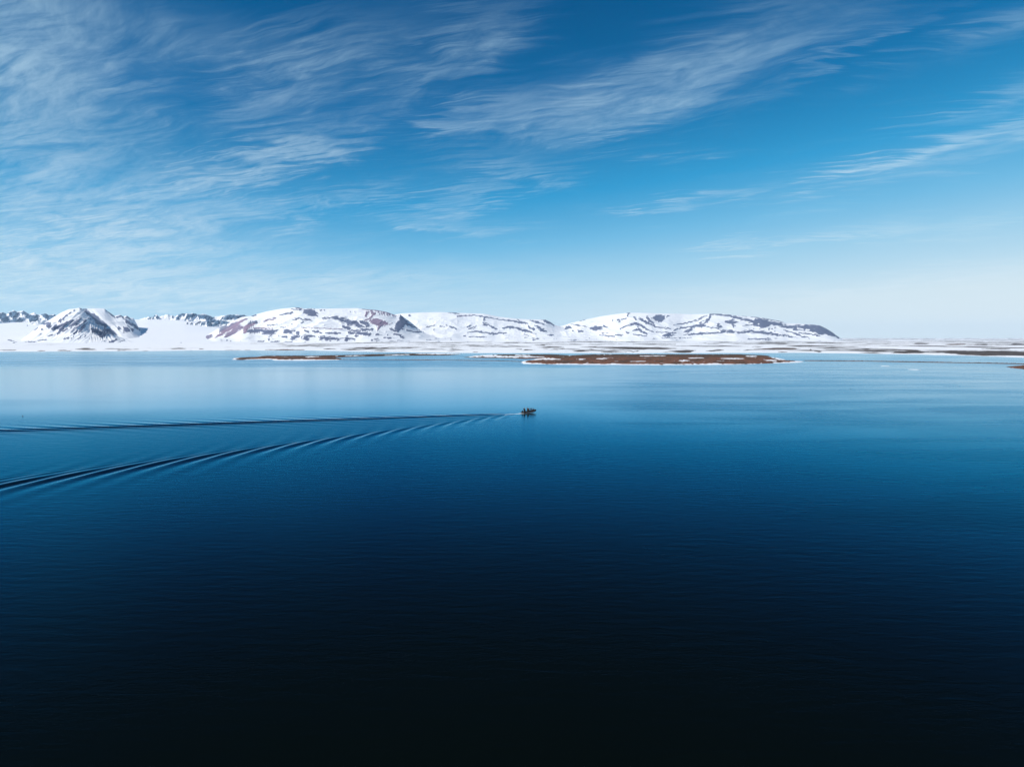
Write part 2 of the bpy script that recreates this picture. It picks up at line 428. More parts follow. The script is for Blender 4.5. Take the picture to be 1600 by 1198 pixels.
mk_far, mk_pyr, mk_plat, mk_mid, mk_head = Marks(), Marks(), Marks(), Marks(), Marks()
load(mk_far, 0, [('P', [(-300, 150), (-120, 140), (-90, 250), (-260, 260)]), ('P', [(-60, 150), (60, 140), (110, 230), (120, 265), (70, 265), (10, 262)]), ('P', [(95, 155), (190, 125), (235, 150), (220, 190), (170, 232), (130, 200)]),
    ('P', [(195, 260), (240, 205), (292, 250), (270, 285), (215, 282)]), ('P', [(250, 150), (310, 122), (370, 175), (420, 185), (470, 175), (500, 230), (470, 255), (380, 262), (310, 195)]),
    ('P', [(500, 168), (570, 155), (620, 185), (690, 170), (720, 205), (640, 242), (560, 230)]), [(350, 310, 12)]])
load(mk_far, 180, [[(410, 232, 8), (450, 205, 14), (490, 190, 14), (545, 228, 12)], [(470, 225, 16)], [(715, 200, 12)], [(790, 205, 16), (770, 240, 26), (730, 285, 16)], [(800, 180, 16), (850, 172, 18)],
    ('P', [(885, 160), (1000, 158), (1012, 190), (950, 222), (905, 205), (880, 275), (858, 262), (888, 212)]), ('P', [(1025, 172), (1150, 172), (1235, 215), (1205, 242), (1100, 238), (1040, 212)]),
    ('P', [(1150, 272), (1210, 248), (1292, 238), (1302, 290), (1230, 328), (1150, 318)]), ('P', [(1325, 210), (1400, 180), (1560, 178), (1700, 190), (1690, 225), (1530, 225), (1400, 248), (1340, 238)]),
    [(1330, 270, 26), (1420, 285, 20)], ('T', [(930, 250, 10), (900, 285, 8)], .6), ('T', [(980, 262, 8), (940, 300, 8)], .5), ('T', [(1070, 262, 10), (1010, 300, 7)], .5), [(1080, 300, 10), (1110, 285, 8)], [(1060, 320, 8)]])
load(mk_pyr, 0, [[(1010, 95, 14), (1050, 98, 17), (1080, 115, 13)], [(1085, 145, 18), (1140, 175, 28), (1200, 230, 34), (1250, 270, 36), (1315, 312, 24)],
    ('P', [(1128, 345), (1200, 348), (1262, 385), (1300, 348), (1380, 350), (1482, 430), (1400, 432), (1345, 425), (1330, 390), (1320, 432), (1270, 462), (1225, 430), (1205, 400), (1150, 398)]),
    [(1060, 262, 28), (1032, 330, 24), (985, 400, 13)], [(965, 255, 24), (890, 312, 28)], [(905, 240, 8), (800, 310, 20), (720, 415, 10)], [(1010, 290, 12), (950, 340, 12), (885, 395, 13)],
    [(835, 350, 12), (800, 378, 18)], [(785, 300, 14), (700, 340, 18), (655, 362, 12)], [(692, 310, 20), (668, 348, 14)], ('P', [(560, 285), (600, 265), (640, 268), (642, 330), (600, 345), (575, 320)]),
    [(520, 352, 12)], [(432, 362, 9), (475, 335, 8)], [(550, 290, 12)], [(585, 448, 7), (655, 422, 9)], [(925, 410, 12), (960, 370, 9)], [(975, 480, 8), (1012, 450, 8)], [(795, 482, 7), (855, 458, 8)],
    [(470, 502, 7), (580, 485, 6)], [(340, 518, 7), (450, 510, 7)], [(880, 150, 6), (800, 205, 8), (730, 258, 8)], [(925, 122, 9)], [(760, 262, 9)], [(840, 190, 6), (780, 235, 6)], [(1010, 215, 7), (980, 240, 7)],
    [(1070, 530, 8), (1180, 545, 9)], [(1240, 562, 16), (1360, 540, 20), (1450, 482, 11)], [(1300, 502, 9)], [(1460, 522, 6), (1550, 495, 4)], [(880, 470, 6), (930, 440, 5)], [(1065, 460, 5), (1070, 420, 5)],
    [(1322, 108, 12), (1370, 150, 16), (1435, 208, 10)], [(1455, 208, 9), (1515, 188, 18), (1545, 218, 8)], [(1582, 205, 11)], [(1490, 338, 20)], [(1575, 360, 38)], [(1130, 235, 6), (1100, 225, 6)]])
load(mk_pyr, 180, [[(75, 190, 18), (100, 218, 7)], [(150, 205, 20), (180, 225, 8)], [(242, 214, 8)], [(100, 220, 6), (180, 280, 20), (250, 322, 14), (308, 372, 7)], ('P', [(90, 355), (120, 330), (165, 328), (185, 355), (175, 390), (120, 395), (95, 380)]),
    [(215, 365, 20)], [(20, 525, 6), (110, 492, 4)]])
load(mk_plat, 180, [('T', [(1590, 250, 20), (1400, 372, 20), (1250, 456, 13)], .85), ('T', [(1560, 320, 28), (1480, 382, 28), (1380, 442, 22)], .6), ('T', [(1520, 268, 12), (1440, 310, 14), (1330, 370, 14)], .4), [(1320, 340, 34), (1382, 318, 16)],
    [(1200, 380, 22), (1150, 388, 14)], ('T', [(1150, 450, 26), (1195, 440, 18), (1130, 492, 12)], .4), [(1040, 496, 20)], [(1040, 440, 12)], [(1215, 440, 9)], [(1310, 515, 24)], [(1390, 495, 11)], [(1440, 505, 10)], [(1415, 542, 12), (1500, 525, 9)]])
load(mk_plat, 360, [('T', [(205, 230, 8), (130, 250, 14), (70, 310, 20), (15, 385, 20)], .8), ('T', [(300, 282, 12), (205, 330, 28), (190, 372, 28)], .95), [(240, 280, 24), (335, 265, 20)],
    [(240, 388, 24), (290, 385, 28), (380, 370, 20), (440, 392, 32), (500, 405, 30), (582, 374, 17)], ('T', [(280, 340, 7), (520, 345, 6)], .7), ('T', [(418, 262, 11), (480, 240, 14), (555, 220, 10)], .6),
    [(275, 192, 9), (325, 178, 8)], [(148, 195, 8)], [(600, 182, 4), (700, 162, 11), (775, 150, 11)], [(760, 108, 5), (880, 112, 5)], [(815, 88, 7), (895, 96, 8), (860, 120, 9)],
    ('P', [(925, 105), (1000, 92), (1050, 130), (1092, 192), (960, 188), (903, 150)]), [(1000, 108, 6), (1095, 160, 6)], [(1045, 104, 8)], [(1125, 122, 13)], [(1180, 120, 10)], [(800, 236, 11), (850, 214, 7), (905, 235, 8), (945, 236, 13), (995, 235, 10)],
    [(830, 242, 9)], [(1012, 250, 6)], [(910, 265, 8), (885, 280, 5)], [(712, 310, 6)], [(762, 295, 6)], [(1495, 138, 6)], [(1555, 135, 7)], [(1155, 228, 9), (1220, 210, 12), (1320, 215, 18), (1400, 245, 28), (1480, 270, 32), (1560, 285, 34), (1640, 295, 34), (1720, 312, 20)],
    ('T', [(900, 335, 5), (1200, 345, 5), (1400, 356, 5)], .6), [(1410, 330, 18), (1480, 340, 20)], [(675, 385, 18), (750, 387, 26), (802, 375, 14)], [(840, 402, 20)], [(925, 372, 10), (975, 386, 11)], [(1025, 385, 11), (1100, 386, 13), (1145, 402, 9)], [(1190, 405, 9), (1375, 405, 9)],
    [(1500, 402, 22)], [(1540, 372, 7), (1600, 365, 8)], [(1580, 430, 18)], [(650, 452, 10), (700, 450, 12)], [(780, 466, 26), (850, 440, 16)], [(930, 455, 30), (965, 475, 22)], [(960, 440, 12), (1055, 440, 9)], [(1130, 465, 20), (1220, 470, 24), (1355, 475, 17)],
    [(1450, 475, 24), (1550, 482, 10)], [(475, 480, 13)], [(500, 525, 15), (590, 516, 11)], [(650, 525, 9), (700, 525, 18), (770, 516, 9)], [(120, 502, 12)], [(210, 525, 16)], [(340, 515, 9), (420, 505, 10)], [(20, 525, 16)], [(940, 525, 14)], [(605, 438, 9)], [(460, 305, 6), (580, 300, 4)],
    [(620, 330, 5), (690, 330, 5)]])
load(mk_plat, 540, [[(180, 250, 9), (250, 280, 22), (295, 297, 12)], [(110, 280, 28), (200, 315, 22)], ('N', [(150, 255, 6), (180, 285, 6), (250, 322, 5)]), ('T', [(265, 145, 18), (252, 188, 14)], .8), ('T', [(320, 128, 16), (342, 160, 10)], .8), ('T', [(372, 155, 10), (300, 220, 9), (240, 244, 8)], .9),
    ('P', [(288, 240), (380, 218), (450, 238), (520, 270), (545, 297), (460, 322), (402, 385), (390, 310), (320, 280)], .75), ('T', [(210, 105, 5), (400, 122, 7), (540, 150, 9), (645, 186, 8)], .75)]
    + [('T', [(410 + 34 * i, 135 + 7 * i, 9), (425 + 32 * i, 172 + 4 * i, 5)], .75) for i in range(7)]
    + [('T', [(540, 297, 7), (582, 278, 5)], .7), ('P', [(685, 172), (715, 188), (740, 230), (790, 280), (872, 332), (800, 315), (740, 297), (720, 312), (722, 350), (650, 387), (608, 340), (614, 300), (650, 255), (668, 230)]),
    [(715, 192, 5), (800, 258, 7), (900, 338, 9), (980, 386, 11), (1060, 402, 11), (1108, 420, 12)], [(750, 366, 9), (850, 386, 7), (950, 386, 5)], [(560, 350, 12), (600, 370, 7), (650, 380, 9)],
    [(20, 350, 13)], [(80, 370, 9), (180, 366, 12), (325, 356, 17)], [(30, 400, 12), (150, 405, 15), (300, 420, 22)], [(20, 440, 16)], [(380, 420, 9), (462, 426, 8)], [(530, 428, 11)], [(610, 415, 12), (660, 432, 12), (720, 452, 17)], [(500, 385, 7)], [(475, 460, 7), (560, 466, 9)],
    [(20, 485, 17)], [(110, 490, 11)], [(330, 495, 11)]])
load(mk_mid, 540, [[(805, 185, 13)], [(890, 432, 7), (985, 432, 7)], [(1030, 452, 9)], [(1105, 358, 13)], [(1010, 327, 5), (1110, 305, 5)], [(1170, 318, 7), (1228, 323, 9)], [(1255, 308, 6), (1385, 352, 7)], [(1520, 332, 5), (1552, 300, 5)], [(1545, 350, 6), (1610, 340, 5)],
    [(1290, 146, 6), (1400, 161, 6)], ('T', [(1390, 192, 5), (1480, 188, 6), (1600, 178, 6)], .4)])
load(mk_mid, 720, [[(10, 190, 5), (100, 175, 6), (230, 190, 6), (330, 205, 7), (480, 235, 8), (600, 248, 8), (700, 262, 9), (765, 282, 8)], [(290, 200, 7), (290, 235, 13)], [(280, 287, 18), (340, 300, 9), (380, 325, 11), (445, 347, 6)],
    [(700, 240, 5), (760, 260, 8), (835, 292, 8)], [(855, 244, 5), (940, 265, 12), (1035, 300, 8)], [(1055, 248, 13), (1110, 280, 15), (1165, 303, 6)], [(1000, 238, 5), (1060, 245, 6)], [(838, 313, 9), (870, 340, 15), (912, 356, 11)],
    ('P', [(915, 303), (960, 310), (1020, 345), (1082, 380), (1050, 407), (1000, 380), (940, 332)]), [(525, 342, 7), (620, 325, 17), (700, 345, 11), (760, 360, 16), (830, 376, 11), (900, 405, 6), (945, 418, 4)],
    [(80, 395, 4), (180, 380, 9), (250, 386, 11), (330, 402, 9), (430, 410, 11), (565, 401, 5)], [(30, 440, 10), (60, 440, 10)], [(110, 446, 7), (325, 456, 5)], [(1085, 432, 6), (1155, 432, 6)], [(100, 350, 4), (190, 312, 4)], [(90, 330, 4), (130, 300, 4)], [(790, 415, 4), (850, 440, 4)]])
load(mk_head, 720, [[(1330, 285, 9)], [(1325, 332, 17), (1370, 335, 11)], [(1380, 292, 5), (1490, 310, 6), (1600, 335, 4)], [(1265, 366, 5), (1312, 356, 5)], [(1410, 380, 12)], [(1470, 376, 9), (1525, 386, 9)], [(1400, 262, 4), (1560, 236, 4)]])
load(mk_head, 900, [[(640, 152, 9), (668, 152, 9)], [(652, 160, 6), (650, 195, 5)], [(515, 238, 7), (622, 224, 5)], [(540, 256, 10)], [(455, 248, 9)], [(728, 210, 13), (745, 237, 7)], [(785, 212, 12), (830, 246, 18), (880, 270, 15), (960, 300, 13), (1005, 322, 7)],
    [(885, 206, 11), (930, 250, 16), (965, 278, 12)], ('P', [(948, 212), (990, 185), (1050, 170), (1085, 178), (1112, 172), (1114, 220), (1082, 247), (1040, 268), (1000, 250)]), [(1140, 208, 9), (1155, 192, 10)],
    [(540, 356, 4), (640, 312, 9), (740, 290, 16), (800, 302, 11), (870, 350, 11), (968, 397, 7)], [(1000, 325, 7), (1185, 351, 7)], ('P', [(168, 350), (200, 318), (250, 308), (310, 318), (332, 355), (290, 372), (230, 382)]), [(340, 315, 6), (385, 330, 8)],
    [(715, 372, 8), (780, 350, 22), (832, 382, 15), (888, 412, 7)], [(620, 385, 8), (650, 400, 10)], [(715, 420, 8), (885, 442, 4)], [(490, 425, 7), (582, 428, 5)], [(330, 406, 7), (402, 400, 5)], [(290, 425, 4), (475, 446, 8)], [(40, 386, 17)], [(0, 462, 5), (170, 466, 4)],
    [(1215, 302, 4), (1350, 286, 9), (1450, 260, 8), (1610, 195, 6)], [(1535, 278, 8), (1595, 250, 5)], [(1215, 375, 5), (1270, 345, 9), (1400, 330, 7), (1520, 318, 13), (1600, 308, 22)], [(1365, 384, 17), (1445, 360, 14)], [(1090, 436, 11), (1150, 430, 24), (1225, 424, 9)], [(1000, 390, 5), (1250, 401, 7)],
    [(1340, 426, 4), (1480, 415, 9), (1600, 410, 13)], [(1070, 466, 4), (1440, 460, 4)]])
load(mk_head, 1080, [[(232, 168, 12), (300, 162, 11), (400, 175, 11), (520, 196, 14), (620, 226, 17), (765, 256, 13)], [(600, 186, 4), (720, 198, 6), (835, 208, 9)], [(236, 185, 9), (222, 230, 13), (160, 285, 24), (80, 316, 14), (0, 330, 9)], [(195, 185, 4), (80, 250, 5), (0, 266, 5)], [(140, 260, 7), (98, 282, 5)],
    [(195, 325, 9), (345, 347, 7)], [(340, 290, 13), (326, 318, 14), (372, 326, 14)], [(425, 260, 9), (520, 268, 24), (575, 265, 8)], [(530, 312, 17)],
    ('P', [(768, 260), (800, 225), (850, 208), (900, 228), (1000, 252), (1150, 286), (1200, 306), (1300, 302), (1480, 306), (1510, 300), (1610, 306), (1700, 335), (1760, 375), (1800, 410), (1870, 470), (1800, 450), (1720, 425), (1600, 420), (1500, 388), (1300, 362), (1180, 338), (1000, 302), (960, 332), (900, 338), (830, 328), (780, 322)]),
    [(890, 218, 4), (1010, 239, 5), (1145, 262, 7)], ('N', [(1155, 292, 20)]), ('N', [(1440, 370, 15), (1465, 370, 12)]), ('N', [(1330, 345, 8), (1390, 350, 8)]), ('N', [(840, 295, 9)]), [(375, 390, 20), (500, 380, 17), (620, 396, 9), (720, 380, 18), (850, 390, 13), (980, 410, 16), (1100, 430, 11), (1200, 440, 9), (1335, 462, 5)],
    [(0, 415, 9), (200, 408, 11), (340, 400, 11)], [(705, 478, 5), (985, 475, 6)], [(1150, 365, 5), (1280, 400, 11), (1425, 457, 7)], [(1350, 400, 7), (1500, 415, 7), (1610, 442, 5)], [(1440, 450, 4), (1482, 472, 4)], [(640, 310, 5), (760, 300, 5)], [(780, 345, 7)], [(860, 350, 7)], [(900, 372, 7)],
    [(970, 360, 12)], [(1050, 340, 9)], [(1040, 382, 7)], [(1010, 350, 9)]])

# ------------------------------------------------------------------ mountains
def mountain(name, label, sil, D, front, rear, base, mat, marks, step=0.5, rows=170, rear_rows=40, amp=22.0, jag=0.0, relief=5.0, conc=1.25, jitter=0.9, seed=1, speck=0.0, ribs=((0, 0.0), (1600, 0.0)), speck_all=0.0, gully=0.0):
    sx = np.array([p[0] for p in sil], float); sy = np.array([p[1] for p in sil], float)
    px = np.arange(sx[0], sx[-1] + step, step)
    py = np.interp(px, sx, sy)
    ker = np.hanning(9); ker /= ker.sum()
    py = np.convolve(np.pad(py, 4, mode='edge'), ker, 'valid')
    if jag: py = py + jag * (fbm(px * 0.16, px * 0 + 3.1, 4, seed + 40, 0.62) - 0.15)
    Dr = D * (1 + 0.05 * fbm(px * 0.012, px * 0 + 1.7, 3, seed + 9))
    zr = height_at(py, Dr)
    s = np.concatenate([np.linspace(-1, 0, rows), np.linspace(0, 1, rear_rows + 1)[1:]])
    Y = Dr[None, :] + np.where(s[:, None] < 0, s[:, None] * front, s[:, None] * rear)
    X = (px[None, :] - CX) / F_PX * Y * CP
    t = 1 - np.abs(s[:, None])
    pad = 36; ker2 = np.hanning(2 * pad + 1); ker2 /= ker2.sum()
    zs = np.convolve(np.pad(zr, pad, mode='edge'), ker2, 'valid')      # the notches of the crest fade out down the slope
    rise = np.maximum(zs[None, :] + (zr - zs)[None, :] * np.clip(t, 0, 1) ** 5 - base, 0.0)
    prof = np.where(s[:, None] < 0, t ** conc * (1 + 0.10 * np.sin(np.pi * t)) , t ** 1.1)
    Z = base + rise * prof - 9.0 * np.clip(1 - t * 14, 0, 1)      # the foot dips under the plain
    env_ = np.clip(t * (1 - t) * 4, 0, 1) * np.clip(rise / 120.0, 0, 1)
    nz = ridged(X / 420.0, Y / 900.0, 5, seed) - 0.45
    Z = Z + env_ * amp * nz * 2 + env_ * amp * 0.25 * fbm(X / 90, Y / 160, 4, seed + 5)
    PX, PY = project(X, Y, Z)
    shear = np.interp(PX, [p[0] for p in ribs], [p[1] for p in ribs])
    Z = Z + env_ * gully * fbm((PX + shear * PY) * 0.16, PY * 0.035, 4, seed + 90, .55)
    PX, PY = project(X, Y, Z)
    jx = fbm(PX * 0.30, PY * 0.30, 5, seed + 20, .65) * 3.2 * jitter; jy = fbm(PX * 0.30 + 50, PY * 0.40, 5, seed + 30, .65) * 1.7 * jitter
    bare, tint = marks.evaluate(PX + jx, PY + jy)
    # ribs and benches: noise drawn out along the fall line breaks up every outcrop
    rib = fbm((PX + shear * PY) * 0.46, PY * 0.10 + PX * 0.01, 4, seed + 70, .6) * np.clip(np.abs(shear), 0, 1) + fbm(PX * 0.20, PY * 0.80, 5, seed + 80, .6) * (1 - np.clip(np.abs(shear), 0, 1))
    near_ = np.clip(bare * 4, 0, 1)
    bare = np.clip(bare + near_ * 0.80 * rib, 0, 1)
    bare = np.maximum(bare, 0.60 * sstep(0.36, 0.55, rib) * speck_all)
    front_m = (s[:, None] <= 0.02) * np.ones_like(Z)
    bare = np.where(front_m > 0, bare, 0.55 * sstep(0.50, 0.62, ridged(X / 500, Y / 500, 4, seed + 3)))
    if speck:
        # small outcrops low on the slopes
        low = sstep(519, 530, PY)
        sp = fbm(PX * 0.085, PY * 0.42, 5, seed + 60, 0.6)
        bare = np.maximum(bare, 0.55 * low * sstep(0.30 - 0.1 * speck, 0.45, sp))
    Z = Z + relief * (np.clip(bare, 0, 1) - 0.3) * np.clip(rise / 120, 0, 1) * np.clip(t * 3, 0, 1) * np.clip((1 - t) * 12, 0, 1)
    return structure(grid_mesh(name, X, Y, Z, mat, {'bare': bare, 'tint': tint}), label)

SIL_FAR_A = [(-260, 498), (-200, 492), (-150, 489), (-90, 493), (-40, 489), (0, 488.5), (7, 488), (12, 491), (17, 487.5), (23, 486), (28, 489), (32, 487.5), (39, 485.8), (46, 491), (55, 489), (60, 493), (66, 491), (72, 490), (78, 493), (86, 491.5), (96, 494), (120, 499), (150, 506)]
SIL_FAR_B = [(180, 508), (215, 500), (228, 497.5), (240, 494), (246, 491.6), (250, 494.5), (256, 492.8), (268, 492.3), (276, 493.5), (284, 490.8), (292, 490.4), (305, 489.6), (315, 491.2), (325, 492), (334, 496.5), (345, 493.5), (352, 492.4), (370, 492.8), (384, 494), (400, 496), (430, 503), (460, 512)]
SIL_PYR = [(20, 534), (42, 525), (55, 515), (66, 507), (75, 502), (86, 495), (97, 488.7), (110, 482.8), (119, 482), (126, 480.8), (132, 483.2), (138, 487.5), (146, 494), (156, 501.5), (166, 508.5), (178, 517), (190, 524), (206, 530)]
SIL_DOME = [(88, 514), (108, 496), (120, 486), (132, 482.4), (150, 481.8), (165, 482.4), (171, 487), (180, 493.5), (189, 491.8), (194, 494.5), (199, 493), (204, 496.5), (210, 497), (214, 505), (219, 516), (226, 523), (240, 530)]
SIL_PLAT = [(285, 538), (307, 531), (322, 525), (342, 513), (360, 504), (374, 497.5), (381, 494.5), (394, 493.6), (401, 491), (420, 486), (440, 482.4), (462, 480.2), (471, 480.6), (477, 482.3), (485, 481.6), (495, 482.4), (522, 482), (560, 481.5), (567, 482.6), (590, 484.6), (605, 487.6), (619, 492.6), (625.5, 491), (629, 494), (640, 502), (652, 512), (665, 518), (679, 522.5), (700, 527), (730, 532)]
SIL_MID = [(560, 502), (600, 494), (630, 489.5), (660, 488.2), (690, 487.6), (705, 488.2), (740, 489.6), (757, 490.2), (780, 494.8), (807, 498), (830, 499), (852, 499.2), (859, 502.3), (866, 507.3), (876, 510), (890, 512.5), (920, 519), (960, 530)]
SIL_HEAD = [(820, 528), (850, 517), (868, 511), (882, 508), (894, 504), (920, 498), (945, 493), (965, 490.4), (980, 488.6), (1000, 488.8), (1050, 490), (1080, 491), (1100, 490.6), (1110, 490), (1130, 490.5), (1150, 493), (1180, 495.3), (1190, 496.3), (1200, 498.3), (1222, 502.4), (1228, 504.8), (1245, 505.3), (1268, 507), (1280, 508.4), (1290, 513), (1300, 519), (1308, 525), (1313, 528), (1318, 533)]
mountain('far_mountain_left', 'jagged haze-blue rocky ridge far behind the glacier', SIL_FAR_A, 10900, 2300, 2000, 90, M_far, mk_far, rows=110, amp=70, jag=2.4, relief=18, gully=26.0, ribs=((-300, 0.8), (500, 0.8)), seed=11, step=0.5)
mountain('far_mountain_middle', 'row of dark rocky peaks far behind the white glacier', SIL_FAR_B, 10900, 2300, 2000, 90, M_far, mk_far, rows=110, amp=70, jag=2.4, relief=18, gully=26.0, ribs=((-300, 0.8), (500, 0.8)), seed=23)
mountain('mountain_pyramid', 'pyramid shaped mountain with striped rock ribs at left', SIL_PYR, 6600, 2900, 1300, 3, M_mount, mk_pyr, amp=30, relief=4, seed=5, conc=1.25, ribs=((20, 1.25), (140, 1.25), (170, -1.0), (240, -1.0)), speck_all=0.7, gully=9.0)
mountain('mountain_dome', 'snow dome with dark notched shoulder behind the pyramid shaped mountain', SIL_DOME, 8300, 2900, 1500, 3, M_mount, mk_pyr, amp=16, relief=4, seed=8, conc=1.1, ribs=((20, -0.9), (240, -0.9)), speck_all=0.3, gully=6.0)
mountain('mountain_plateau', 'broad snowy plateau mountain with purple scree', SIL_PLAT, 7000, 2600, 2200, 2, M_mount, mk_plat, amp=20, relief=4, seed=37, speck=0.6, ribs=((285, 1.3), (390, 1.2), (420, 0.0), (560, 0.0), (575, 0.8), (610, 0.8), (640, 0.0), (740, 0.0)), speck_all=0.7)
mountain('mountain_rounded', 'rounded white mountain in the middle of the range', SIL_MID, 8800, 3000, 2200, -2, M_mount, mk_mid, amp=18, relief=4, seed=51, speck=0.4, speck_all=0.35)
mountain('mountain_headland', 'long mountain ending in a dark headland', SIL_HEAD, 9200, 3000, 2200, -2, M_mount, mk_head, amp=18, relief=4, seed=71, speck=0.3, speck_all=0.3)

# glacier rising behind the shore at the left
gpx = np.linspace(-420, 560, 260); gs = np.linspace(0, 1, 160)
gY = 1900 + (10000 - 1900) * gs[:, None] ** 1.3 + 0 * gpx[None, :]
gX = (gpx[None, :] - CX) / F_PX * gY
top = height_at(np.interp(gpx, [-420, 0, 60, 160, 230, 290, 360, 460, 560], [502, 503, 503, 501, 498.5, 500, 506, 520, 530]), 10000.0)
gZ = 1.0 + (np.maximum(top, 30)[None, :] - 1.0) * (gs[:, None] ** 1.3) ** 3.0 + 5 * fbm(gX / 900, gY / 1600, 4, 90) * np.clip(gs[:, None] * 3, 0, 1) - 3.0
gpX, gpY = project(gX, gY, gZ)
mk_gl = Marks(True)
load(mk_gl, 0, [[(90, 488, 7), (180, 502, 5)], [(250, 490, 7), (330, 488, 6), (400, 492, 5)], [(270, 505, 5), (330, 515, 4)], [(90, 515, 8)], [(0, 553, 5), (30, 553, 5)], [(300, 560, 5), (350, 560, 6)], [(345, 312, 9)], [(150, 525, 5), (210, 515, 4)]])
load(mk_gl, 180, [[(820, 524, 7)], [(940, 515, 6)], [(690, 546, 5), (740, 543, 4)], [(640, 552, 5)], [(590, 553, 4)], [(390, 562, 7), (440, 562, 5)], [(160, 560, 4), (200, 560, 4)], [(885, 545, 5)]])
gb, gt = mk_gl.evaluate(gpX + fbm(gpX * .2, gpY * .3, 3, 4) * 1.6, gpY + fbm(gpX * .2, gpY * .3, 3, 8))
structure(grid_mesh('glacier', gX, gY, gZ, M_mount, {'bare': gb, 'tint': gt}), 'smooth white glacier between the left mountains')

# ------------------------------------------------------------------ coastal plain
SHORE = [(-900, 549.5), (0, 549.6), (100, 549.0), (200, 548.6), (330, 547.6), (400, 547.6), (480, 547.4), (560, 549.4), (650, 550.6), (720, 551.3), (800, 551.6), (900, 551.5), (1000, 551.8), (1100, 551.6), (1180, 551.2), (1250, 551.3), (1300, 551.9), (1380, 553.0), (1440, 554.0), (1500, 555.4), (1560, 557.2), (1600, 558.8), (1700, 562), (1900, 566), (2500, 570)]
ppx = np.linspace(-900, 2500, 1500)
shore_py = np.interp(ppx, [p[0] for p in SHORE], [p[1] for p in SHORE]) + 0.35 * fbm(ppx * 0.035, ppx * 0 + 2, 4, 61)
shoreY = np.array([ground(0, y)[1] for y in shore_py])
pt = np.concatenate([np.linspace(-0.10, 0.12, 45), 0.12 + (np.linspace(0, 1, 230)[1:] ** 2.0) * (math.log(21000 / 1100.0) - 0.12)])
pY = shoreY[None, :] * np.exp(pt[:, None] * (np.log(21000 / shoreY) / math.log(21000 / 1100.0))[None, :])
pX = (ppx[None, :] - CX) / F_PX * pY
inl = pY - shoreY[None, :]
pZ = 1.5 * sstep(0, 60, inl) + np.minimum(inl, 0) * 0.03 + sstep(30, 500, inl) * (1.7 * fbm(pX / 300, pY / 380, 5, 77) + 0.4)
pZ += 38 * sstep(6000, 20000, pY) + sstep(7000, 14000, pY) * 5 * fbm(pX / 2500, pY / 4000, 3, 17)
PX, PY = project(pX, pY, pZ)
mk_pl = Marks(True)
load(mk_pl, 0, [[(470, 622, 6), (560, 624, 5)], [(700, 622, 8), (920, 622, 9)], [(950, 605, 9), (1090, 600, 13), (1210, 608, 8)], [(0, 615, 5), (230, 613, 5)], [(1300, 598, 5), (1600, 606, 6)], [(1430, 622, 5), (1600, 620, 4)]])
load(mk_pl, 180, [[(30, 605, 6), (190, 605, 6)], [(230, 628, 5), (500, 629, 6)], [(700, 598, 5), (860, 594, 7)], [(760, 626, 4), (980, 624, 5)], [(1370, 618, 5), (1600, 618, 5)], [(1040, 598, 4), (1100, 600, 4)], [(250, 604, 4), (300, 604, 4)]])
load(mk_pl, 360, [[(0, 617, 5), (240, 618, 5)], ('T', [(440, 612, 5), (700, 612, 7), (930, 613, 5)], .7), [(1380, 605, 7), (1600, 605, 7)], [(1150, 600, 4), (1300, 602, 4)]])
load(mk_pl, 540, [[(0, 610, 8), (180, 605, 6)], [(440, 585, 5), (520, 585, 5)], [(380, 635, 5), (460, 635, 4)]])
load(mk_pl, 720, [[(680, 603, 6), (760, 603, 6)], [(760, 620, 8), (900, 612, 6)], [(960, 582, 6), (1120, 580, 7), (1290, 574, 9)], [(1150, 595, 6), (1290, 592, 6)], [(930, 556, 4), (1080, 558, 5)], ('T', [(1000, 655, 9), (1350, 655, 10)], .3), [(1420, 630, 6), (1600, 630, 7)]])
load(mk_pl, 900, [[(720, 540, 5), (900, 542, 6), (1230, 545, 9)], [(650, 600, 6), (780, 600, 12), (930, 605, 10)], [(1000, 600, 6), (1100, 590, 6)], [(1130, 630, 10), (1330, 632, 14), (1500, 620, 10)], [(150, 575, 5), (260, 572, 5)], [(720, 630, 6), (800, 625, 8)], [(300, 640, 6), (640, 640, 7)], [(0, 630, 5), (170, 632, 6)]])
load(mk_pl, 1080, [('T', [(680, 615, 8), (900, 605, 9), (1100, 600, 15), (1280, 600, 15), (1370, 602, 9)], .5), [(200, 628, 8), (420, 615, 14)], [(1470, 612, 10)], [(1100, 640, 4), (1220, 640, 5)], [(1560, 630, 10), (1640, 630, 10)], [(760, 575, 4), (900, 572, 5)], [(1420, 525, 5), (1560, 522, 4)], [(640, 620, 6), (760, 610, 6)]])
load(mk_pl, 1260, [[(140, 220, 5), (300, 222, 5)], [(400, 212, 3), (520, 210, 3)], [(600, 243, 4), (720, 236, 8), (900, 236, 10)], [(780, 176, 5), (900, 172, 5)], ('T', [(1010, 180, 4), (1170, 178, 5)], .8), [(1260, 180, 4), (1330, 180, 4)], [(1500, 176, 4), (1600, 176, 4)],
    [(920, 236, 8), (1080, 236, 15), (1300, 245, 16), (1600, 248, 17), (1800, 252, 19), (2200, 256, 22)], [(690, 222, 6), (820, 224, 8)], [(1300, 210, 4), (1500, 212, 5)]], oy=500, sc=4.706)
pb, ptn = mk_pl.evaluate(PX + 6 * fbm(PX * .08, PY * .5, 3, 14), PY + .55 * fbm(PX * .15, PY * .8, 4, 19))
streak = fbm(pX / 160, pY / 420, 6, 31, 0.6)
zone = 0.50 + 0.50 * sstep(300, 520, PX) + 0.14 * sstep(700, 1000, PX) - 0.3 * sstep(0.0, 90, 90 - inl)
bare = (0.15 + 0.50 * sstep(-0.25, 0.45, streak)) * zone
bare = np.maximum(bare, np.where(inl > 25, pb * (.85 + .3 * sstep(1340, 1420, PX) * sstep(545, 548, PY)), pb * 0.7))
bare = np.where(inl < 14, bare * 0.4, bare)
